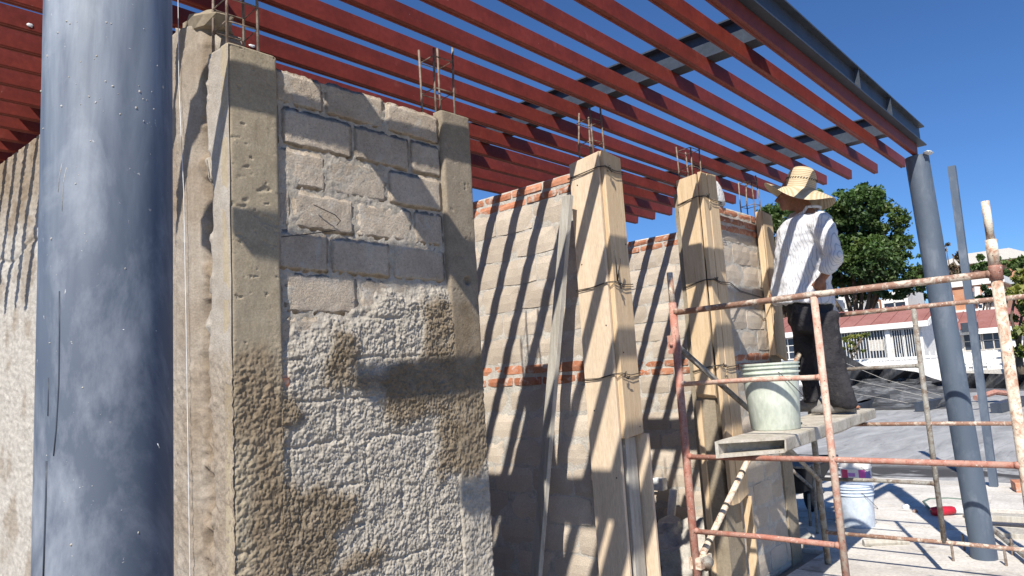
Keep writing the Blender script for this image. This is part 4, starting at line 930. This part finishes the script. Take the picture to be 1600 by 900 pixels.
def crown(root, clumps, n, size, mat, seed, name='crown'):
    rs = np.random.RandomState(seed); P = []; R = []; vol = np.array([c[3] * c[4] * c[5] for c in clumps]) ** .8; vol /= vol.sum()
    for c, k in zip(clumps, (vol * n).astype(int)):
        # sub clumps on each lobe's shell
        ns = max(5, int(k / 60)); d = rs.normal(size=(ns, 3)); d /= np.linalg.norm(d, axis=1)[:, None]; d *= rs.uniform(.55, 1.02, (ns, 1))
        sub = np.array(c[:3]) + d * np.array(c[3:6]); which = rs.randint(0, ns, k); rad = min(c[3:6]) * rs.uniform(.16, .34, ns)
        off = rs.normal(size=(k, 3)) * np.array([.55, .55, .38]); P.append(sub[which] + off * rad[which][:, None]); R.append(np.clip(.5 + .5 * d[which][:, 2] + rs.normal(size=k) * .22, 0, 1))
    P = np.vstack(P); tone = np.concatenate(R); k = len(P)
    a = rs.normal(size=(k, 3)); a /= np.linalg.norm(a, axis=1)[:, None]; b = rs.normal(size=(k, 3)) + np.array([0, 0, .6]); b = np.cross(a, b); b /= np.linalg.norm(b, axis=1)[:, None]
    s = (size * rs.uniform(.5, 1.25, k))[:, None]
    V = np.stack([P - a * s, P - b * s * .5, P + a * s, P + b * s * .5], 1).reshape(-1, 3)
    me = bpy.data.meshes.new(name); me.vertices.add(4 * k); me.vertices.foreach_set('co', (V - V.mean(0)).astype(np.float32).ravel())
    me.loops.add(4 * k); me.loops.foreach_set('vertex_index', np.arange(4 * k)); me.polygons.add(k); me.polygons.foreach_set('loop_start', np.arange(k) * 4); me.polygons.foreach_set('loop_total', np.full(k, 4))
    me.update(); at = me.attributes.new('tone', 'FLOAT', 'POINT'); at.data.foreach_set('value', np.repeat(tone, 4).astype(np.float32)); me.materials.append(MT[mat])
    o = bpy.data.objects.new(name, me); COL.objects.link(o); place(o, V.mean(0), root); return o
def tree(px_base, X, clumps_px, n, size, mat, label, seed, trunk_r=.3, group='trees beyond the houses', name='broadleaf_tree'):
    """clumps: (px, py, radius px)"""
    base = onx(px_base[0], px_base[1], X); base[2] = 0; root = empty(name, base, label, 'tree', group); D = float(ROT[2] @ (onx(clumps_px[0][0], clumps_px[0][1], X) - EYE)); k = D / FPX
    rs = random.Random(seed); cl = []
    for (px, py, r) in clumps_px:
        c = onx(px, py, X); c[0] += rs.uniform(-.9, .9) * r * k; cl.append((c[0], c[1], c[2], r * k * 1.05, r * k, r * k * .8))
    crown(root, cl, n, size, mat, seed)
    cz = min(c[2] - c[5] for c in cl); fork = np.array([base[0], base[1], max(1.5, cz * .55)])
    MB().tube([base, (base + fork) / 2 + np.array([.1, .1, 0]), fork], [trunk_r, trunk_r * .8, trunk_r * .7], 10).build('trunk', 'bark', root, True)
    for c in cl[:7]:
        q = np.array(c[:3]); mid = (fork + q) / 2 + np.array([rs.uniform(-.5, .5), rs.uniform(-.5, .5), -.3]); MB().tube([fork, mid, q], [trunk_r * .5, trunk_r * .3, .04], 7).build('branch', 'bark', root, True)
    return root
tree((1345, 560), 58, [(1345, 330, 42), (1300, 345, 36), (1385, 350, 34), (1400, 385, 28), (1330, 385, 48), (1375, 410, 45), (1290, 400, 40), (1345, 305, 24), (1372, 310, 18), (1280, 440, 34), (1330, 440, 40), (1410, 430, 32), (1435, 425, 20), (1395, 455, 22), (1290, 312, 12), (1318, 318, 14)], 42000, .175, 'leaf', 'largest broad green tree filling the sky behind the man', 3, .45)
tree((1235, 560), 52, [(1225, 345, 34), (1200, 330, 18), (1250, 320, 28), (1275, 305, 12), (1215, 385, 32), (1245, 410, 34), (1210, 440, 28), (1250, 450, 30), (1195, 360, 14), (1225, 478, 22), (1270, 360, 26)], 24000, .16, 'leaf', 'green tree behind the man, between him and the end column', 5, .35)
tree((1490, 560), 80, [(1490, 400, 14), (1500, 420, 18), (1483, 440, 18), (1505, 445, 16), (1478, 385, 7)], 1900, .24, 'leaf_dry', 'thin brownish tree showing between the far column and the thin post', 7, .2)
tree((1445, 560), 85, [(1450, 420, 16), (1440, 400, 10), (1462, 440, 18), (1440, 455, 20), (1425, 462, 18)], 2000, .27, 'leaf', 'olive green tree partly hidden by the far column', 8, .25)
tree((1545, 560), 90, [(1540, 412, 16), (1552, 405, 13), (1530, 425, 16), (1555, 425, 18), (1575, 418, 16), (1590, 412, 14), (1605, 420, 18), (1620, 415, 20)], 3600, .30, 'leaf', 'rounded green trees on the rise left of the thick scaffold post', 9, .3)
tree((1545, 560), 60, [(1545, 455, 13), (1552, 445, 11), (1538, 465, 12), (1560, 462, 14)], 1500, .2, 'leaf_dark', 'nearly black dark tree in front of the orange brick house', 11, .2)
tree((1595, 560), 40, [(1592, 430, 13), (1600, 455, 18), (1596, 490, 18), (1604, 520, 18), (1590, 545, 12), (1620, 470, 30)], 2600, .22, 'leaf_yellow', 'yellow green spiky plant rising at the right edge behind the thick scaffold post', 12, .2)
tree((1335, 580), 41, [(1330, 532, 11), (1345, 528, 9), (1340, 545, 10), (1322, 545, 8), (1355, 522, 5)], 520, .13, 'leaf_yellow', 'small sparse shrub in front of the barred windows', 13, .05, 'shrubs before the houses', 'shrub')
# ================================================================== THE MAN
def onp(px, py, X=5.230): return onx(px, py, X)
MT['skin'] = surf('sunburnt_skin', (.25, .115, .07), (.33, .165, .105), 12, 90, .6, 0, ((150, .2, .001),))
def shirt_mat():
    m, t, bs = new_mat('striped_shirt'); v = pos(t); g = N(t, 'ShaderNodeSeparateXYZ'); L(t, v, g.inputs[0])
    a = math_(t, 'ADD', math_(t, 'MULTIPLY', g.outputs[1], 1.0), math_(t, 'MULTIPLY', g.outputs[0], .55))
    a = math_(t, 'ADD', a, math_(t, 'MULTIPLY', noise(t, v, 5, 2), .008))
    fr = math_(t, 'FRACT', math_(t, 'MULTIPLY', a, 58.0)); st = math_(t, 'LESS_THAN', fr, .22)
    col = mix(t, math_(t, 'MULTIPLY', st, .5), (.66, .66, .68), (.20, .23, .31))
    L(t, col, bs.inputs['Base Color']); bs.inputs['Roughness'].default_value = .9
    vf = pos(t, (1, 1, .45)); bump(t, bs, [(noise(t, vf, 9, 3, .5, 1.2), .7, .035), (noise(t, v, 26, 3, .5, .6), .4, .01)]); return m
MT['shirt'] = shirt_mat()
MT['trousers'] = surf('faded_black_trousers', (.022, .021, .025), (.045, .043, .048), 6, 60, .9, 0, ((12, .8, .03), (30, .4, .01)), spots=[(12, .62, .75, (.11, .10, .095), .5)])
MT['shoe'] = surf('dusty_shoe', (.16, .155, .15), (.30, .29, .27), 12, 60, .8, 0, ((40, .3, .003),))
def straw_mat():
    m, t, bs = new_mat('plaited_straw'); v = N(t, 'ShaderNodeTexCoord').outputs['Object']
    g = N(t, 'ShaderNodeSeparateXYZ'); L(t, v, g.inputs[0])
    rad = math_(t, 'SQRT', math_(t, 'ADD', math_(t, 'MULTIPLY', g.outputs[0], g.outputs[0]), math_(t, 'MULTIPLY', g.outputs[1], g.outputs[1])))
    ring = math_(t, 'SINE', math_(t, 'MULTIPLY', math_(t, 'ADD', rad, math_(t, 'MULTIPLY', g.outputs[2], 1.0)), 560.0)); ring = math_(t, 'ADD', math_(t, 'MULTIPLY', ring, .5), .5)
    col = mix(t, ring, (.45, .345, .21), (.66, .555, .385)); col = mix(t, math_(t, 'MULTIPLY', ramp(t, noise(t, v, 30, 4), .5, .7), .4), col, (.42, .29, .15))
    L(t, col, bs.inputs['Base Color']); bs.inputs['Roughness'].default_value = .75; bump(t, bs, [(ring, .6, .003), (noise(t, v, 160, 3), .5, .002)]); return m
MT['straw'] = straw_mat()
man = empty('person', (5.250, 1.80, 1.122), 'man in straw hat, striped white shirt and dark trousers standing on the scaffold plank', 'person')
def ringloft(m, rings, n=20):
    V = []; F = []
    for c, a, b, sq in rings:       # centre, half width X, half depth Y, squareness
        for k in range(n):
            t_ = 2 * math.pi * k / n; ct, st = math.cos(t_), math.sin(t_)
            V.append((c[0] + a * math.copysign(abs(ct) ** sq, ct), c[1] + b * math.copysign(abs(st) ** sq, st), c[2] + (c[3] if len(c) > 3 else 0) * st))
    r = len(rings)
    for i in range(r - 1):
        for k in range(n): F.append((i * n + k, i * n + (k + 1) % n, (i + 1) * n + (k + 1) % n, (i + 1) * n + k))
    F.append(tuple(range(n - 1, -1, -1))); F.append(tuple((r - 1) * n + k for k in range(n))); m.add(V, F)
def ring_px(py, pf, pb, hw, X=5.250, sq=.85):
    a = onx(pf, py, X); b = onx(pb, py, X); return ((X, (a[1] + b[1]) / 2, (a[2] + b[2]) / 2, (a[2] - b[2]) / 2), hw, abs(a[1] - b[1]) / 2, sq)
def finish(o, vox, smooth_it=6, fold=0, fs=9, seed=1, sub=False):
    r = o.modifiers.new('remesh', 'REMESH'); r.mode = 'VOXEL'; r.voxel_size = vox; r.use_smooth_shade = True
    sm = o.modifiers.new('smooth', 'SMOOTH'); sm.iterations = smooth_it; sm.factor = .5
    if fold:
        tx = bpy.data.textures.new('folds', 'CLOUDS'); tx.noise_scale = fs; tx.noise_depth = 2; d = o.modifiers.new('folds', 'DISPLACE'); d.texture = tx; d.strength = fold; d.mid_level = .5; d.texture_coords = 'LOCAL'
    return o
# --- body: one continuous skin (head, neck, trunk, arms, hands, legs)
body = MB()
hc = onp(1240, 302); neck0 = onp(1262, 333); 
head_rings = []
def ell(m, c, r, n=20, q=12, tilt=0):
    V = []; F = []
    for j in range(q + 1):
        th = math.pi * j / q
        for i in range(n):
            ph = 2 * math.pi * i / n; x, y, z = r[0] * math.sin(th) * math.cos(ph), r[1] * math.sin(th) * math.sin(ph), r[2] * math.cos(th)
            y, z = y * math.cos(tilt) - z * math.sin(tilt), y * math.sin(tilt) + z * math.cos(tilt); V.append((c[0] + x, c[1] + y, c[2] + z))
    for j in range(q):
        for i in range(n): F.append((j * n + i, (j + 1) * n + i, (j + 1) * n + (i + 1) % n, j * n + (i + 1) % n))
    m.add(V, F)
hc = np.array([5.240, hc[1], hc[2]])
T = -.35
ell(body, hc + np.array([0, -.01, .02]), (.078, .098, .105), tilt=T)            # skull
ell(body, hc + np.array([0, .035, -.055]), (.060, .062, .075), tilt=T)            # jaw and face
ell(body, hc + np.array([0, .085, -.098]), (.026, .022, .020), tilt=T)            # chin
body.tube([hc + np.array([0, .098, .0]), hc + np.array([0, .128, -.040]), hc + np.array([0, .104, -.052])], [.010, .017, .012], 10)   # nose
for s_ in (-1, 1):
    ell(body, hc + np.array([s_ * .080, -.012, -.03]), (.012, .022, .034), 12, 8, T)   # ears
    ell(body, hc + np.array([s_ * .032, .086, -.008]), (.017, .013, .013), 12, 8, T)   # eye sockets, lids
ell(body, hc + np.array([0, .098, -.074]), (.026, .014, .007), 12, 8, T); ell(body, hc + np.array([0, .095, -.086]), (.022, .014, .007), 12, 8, T)   # lips
nb = onp(1266, 345, 5.250)
body.tube([hc + np.array([0, -.02, -.05]), (5.250, (hc[1] + nb[1]) / 2 - .01, (hc[2] + nb[2]) / 2 - .02), nb + np.array([0, 0, -.05])], [.062, .060, .075], 14)
ringloft(body, [ring_px(345, 1245, 1286, .12), ring_px(365, 1224, 1290, .18), ring_px(400, 1221, 1292, .165), ring_px(440, 1222, 1292, .15), ring_px(480, 1236, 1290, .12), ring_px(500, 1242, 1290, .11)])
def limb(m, pts, rad, n=12): m.tube(pts, rad, n)
shL = onp(1268, 350, 5.070); elL = onp(1287, 402, 5.010); wrL = onp(1270, 436, 5.040)
shR = onp(1262, 350, 5.430); elR = onp(1268, 402, 5.510); wrR = onp(1240, 440, 5.470)
def hand(m, wr, tip_dir, side):
    d = np.array(tip_dir, float); d /= np.linalg.norm(d); up = np.array([side, 0, 0.]); w2 = np.cross(d, up); w2 /= np.linalg.norm(w2)
    palm = wr + d * .055; m.tube([wr - d * .01, wr + d * .03, wr + d * .075], [.024, .034, .032], 10)
    for k, (off, ln, r_) in enumerate(((-.030, .068, .0088), (-.010, .078, .0092), (.010, .073, .0090), (.029, .058, .0080))):
        b_ = wr + d * .078 + w2 * off; c1 = b_ + d * ln * .5 + up * -.006; c2 = c1 + d * ln * .32 - up * .018; c3 = c2 + d * ln * .16 - up * .016
        m.tube([b_ - d * .02, b_, c1, c2, c3], [r_ * 1.15, r_ * 1.1, r_, r_ * .92, r_ * .7], 8)
    t0 = wr + d * .02 - w2 * .026; m.tube([t0, t0 + d * .028 - w2 * .024, t0 + d * .060 - w2 * .030 - up * .008], [.013, .011, .008], 8)
limb(body, [shL, (shL + elL) / 2, elL, (elL + wrL) / 2, wrL], [.052, .046, .040, .036, .026]); hand(body, wrL, onp(1255, 462, 5.070) - wrL, -1)
limb(body, [shR, (shR + elR) / 2, elR, (elR + wrR) / 2, wrR], [.052, .046, .040, .036, .026]); hand(body, wrR, onp(1226, 462, 5.450) - wrR, 1)
hipL = onp(1274, 498, 5.140); knL = onp(1287, 560, 5.120); anL = onp(1306, 630, 5.130)
hipR = onp(1262, 492, 5.350); knR = onp(1268, 555, 5.370); anR = onp(1277, 622, 5.370)
limb(body, [hipL, (hipL + knL) / 2, knL, (knL + anL) / 2, anL], [.058, .064, .050, .046, .034]); limb(body, [hipR, (hipR + knR) / 2, knR, (knR + anR) / 2, anR], [.058, .064, .050, .046, .034])
for an in (anL, anR): body.tube([an, (an[0], an[1] + .02, 1.162), (an[0], an[1] + .15, 1.15)], [.036, .036, .028], 10)
bo_ = body.build('body', 'skin', man, True); finish(bo_, .0065, 3)
# --- shirt
sh = MB()
ringloft(sh, [ring_px(336, 1250, 1281, .085), ring_px(341, 1240, 1286, .15, sq=.8), ring_px(350, 1230, 1290, .205, sq=.75), ring_px(365, 1219, 1294, .215), ring_px(385, 1216, 1297, .205), ring_px(410, 1214, 1297, .200), ring_px(440, 1212, 1299, .205), ring_px(462, 1210, 1302, .215), ring_px(477, 1209, 1303, .22)], 28)
sh.tube([shL + np.array([.06, 0, .03]), shL + np.array([0, 0, 0]), (shL + elL) / 2, elL, (elL + wrL) / 2 + np.array([0, 0, .012]), wrL + (elL - wrL) * .22], [.085, .082, .074, .064, .056, .048], 16)
sh.tube([shR + np.array([-.06, 0, .03]), shR, (shR + elR) / 2, elR, wrR + (elR - wrR) * .25], [.085, .080, .070, .062, .050], 16)
so_ = sh.build('shirt', 'shirt', man, True); finish(so_, .010, 7, .050, .11)
cl_ = MB(); 
c1 = onp(1262, 333, 5.250)
cl_.tube([c1 + np.array([.095 * math.cos(a), .085 * math.sin(a) + .0, .002 + (.028 if math.sin(a) < 0 else -.02 * math.sin(a))]) for a in np.linspace(.55 * math.pi, 2.45 * math.pi, 22)], [.011] * 22, 8)
co_ = cl_.build('collar', 'shirt', man, True)
pk = onp(1226, 388, 5.040); MB().box((5.022, pk[1] - .05, pk[2] - .05), (5.032, pk[1] + .03, pk[2] + .045)).build('pocket', 'shirt', man) if False else None
# --- trousers
tz = MB()
ringloft(tz, [ring_px(470, 1226, 1300, .17), ring_px(485, 1229, 1301, .185), ring_px(505, 1236, 1302, .185), ring_px(520, 1243, 1302, .17)], 24)
def legring(py, pf, pb, X, hw): return ring_px(py, pf, pb, hw, X)
ringloft(tz, [legring(488, 1254, 1301, 5.140, .10), legring(530, 1262, 1303, 5.130, .098), legring(560, 1268, 1307, 5.120, .092), legring(590, 1275, 1316, 5.120, .090), legring(612, 1283, 1323, 5.120, .092), legring(630, 1289, 1328, 5.120, .098), legring(638, 1293, 1327, 5.120, .095)], 20)
ringloft(tz, [legring(488, 1238, 1288, 5.350, .10), legring(530, 1247, 1287, 5.360, .096), legring(560, 1253, 1286, 5.370, .088), legring(590, 1259, 1288, 5.370, .085), legring(612, 1264, 1290, 5.370, .088), legring(628, 1266, 1288, 5.370, .090)], 20)
to_ = tz.build('trousers', 'trousers', man, True); finish(to_, .010, 5, .045, .12)
for an, nm in ((anL, 'shoe'), (anR, 'shoe')):
    yb0 = an[1] - .085; pr = []
    for i, (dy, hw, hh) in enumerate(((0, .034, .045), (.05, .040, .075), (.12, .044, .062), (.19, .050, .046), (.25, .044, .034), (.285, .018, .018))):
        pr.append((dy, hw, hh))
    V = []; F = []; n = 14
    for dy, hw, hh in pr:
        for k in range(n):
            a = 2 * math.pi * k / n; V.append((an[0] + hw * math.cos(a), yb0 + dy, 1.128 + hh * (1 + math.sin(a)) * .78 if math.sin(a) > 0 else 1.128 + hh * .78 * max(0, 1 + math.sin(a) * 1.1)))
    for i in range(len(pr) - 1):
        for k in range(n): F.append((i * n + k, i * n + (k + 1) % n, (i + 1) * n + (k + 1) % n, (i + 1) * n + k))
    F.append(tuple(range(n - 1, -1, -1))); F.append(tuple((len(pr) - 1) * n + k for k in range(n)))
    o = link_mesh('shoe', V, F, 'shoe', man, True)
# --- hat
hat_c = onp(1249, 297, 5.240); up = np.array([0, math.sin(math.radians(-15)), math.cos(math.radians(-15))]); fw = np.array([0, up[2], -up[1]]); AX = np.stack([np.array([1., 0, 0]), fw, up], 1)
V = []; F = []; n = 56
HS = 1.1
prof = [(.010, .150), (.045, .152), (.072, .146), (.088, .125), (.094, .09), (.099, .05), (.103, .012), (.110, .0), (.135, -.004), (.165, -.008), (.195, -.010), (.222, -.008)]
for (r_, z_) in prof:
    for k in range(n):
        a = 2 * math.pi * k / n; ca, sa = math.cos(a), math.sin(a); q = max(0, (r_ - .105) / .117)
        droop = -.075 * q ** 1.3 * ca * ca - .040 * q ** 1.5 * max(0, -sa) + .030 * q * max(0, sa) + .010 * q * math.sin(3 * a + 1)
        pinch = -.022 * math.exp(-((ca * r_) / .03) ** 2) * (1 if z_ > .12 else 0) * max(0, 1 - abs(sa) * .2)
        V.append((r_ * ca * .95 * HS, r_ * sa * HS * (1.04 if r_ > .11 else .97), (z_ + droop + pinch) * HS))
for i in range(len(prof) - 1):
    for k in range(n): F.append((i * n + k, (i + 1) * n + k, (i + 1) * n + (k + 1) % n, i * n + (k + 1) % n))
F.append(tuple(range(n)))
me = bpy.data.meshes.new('hat'); me.from_pydata(V, [], F); me.update(); me.materials.append(MT['straw']); me.shade_smooth()
ho = bpy.data.objects.new('hat', me); COL.objects.link(ho); place(ho, hat_c, man); Mx = Matrix(AX.tolist()); ho.rotation_euler = Mx.to_euler()
sd = ho.modifiers.new('solid', 'SOLIDIFY'); sd.thickness = .004; sd.offset = -1; su = ho.modifiers.new('sub', 'SUBSURF'); su.levels = 1; su.render_levels = 2
WORLD[ho.name] = hat_c
m = MB()
for k in range(34):
    a = 2 * math.pi * k / 34; p = hat_c + AX @ np.array([.107 * math.cos(a) * .95, .105 * math.sin(a), .066]); q = hat_c + AX @ np.array([.107 * math.cos(a + .09) * .95, .105 * math.sin(a + .09), .078]); m.tube([p, q], .0032, 5)
m.build('weave_band', MT['wire'], man)

man.rotation_euler = (0, 0, math.radians(16))
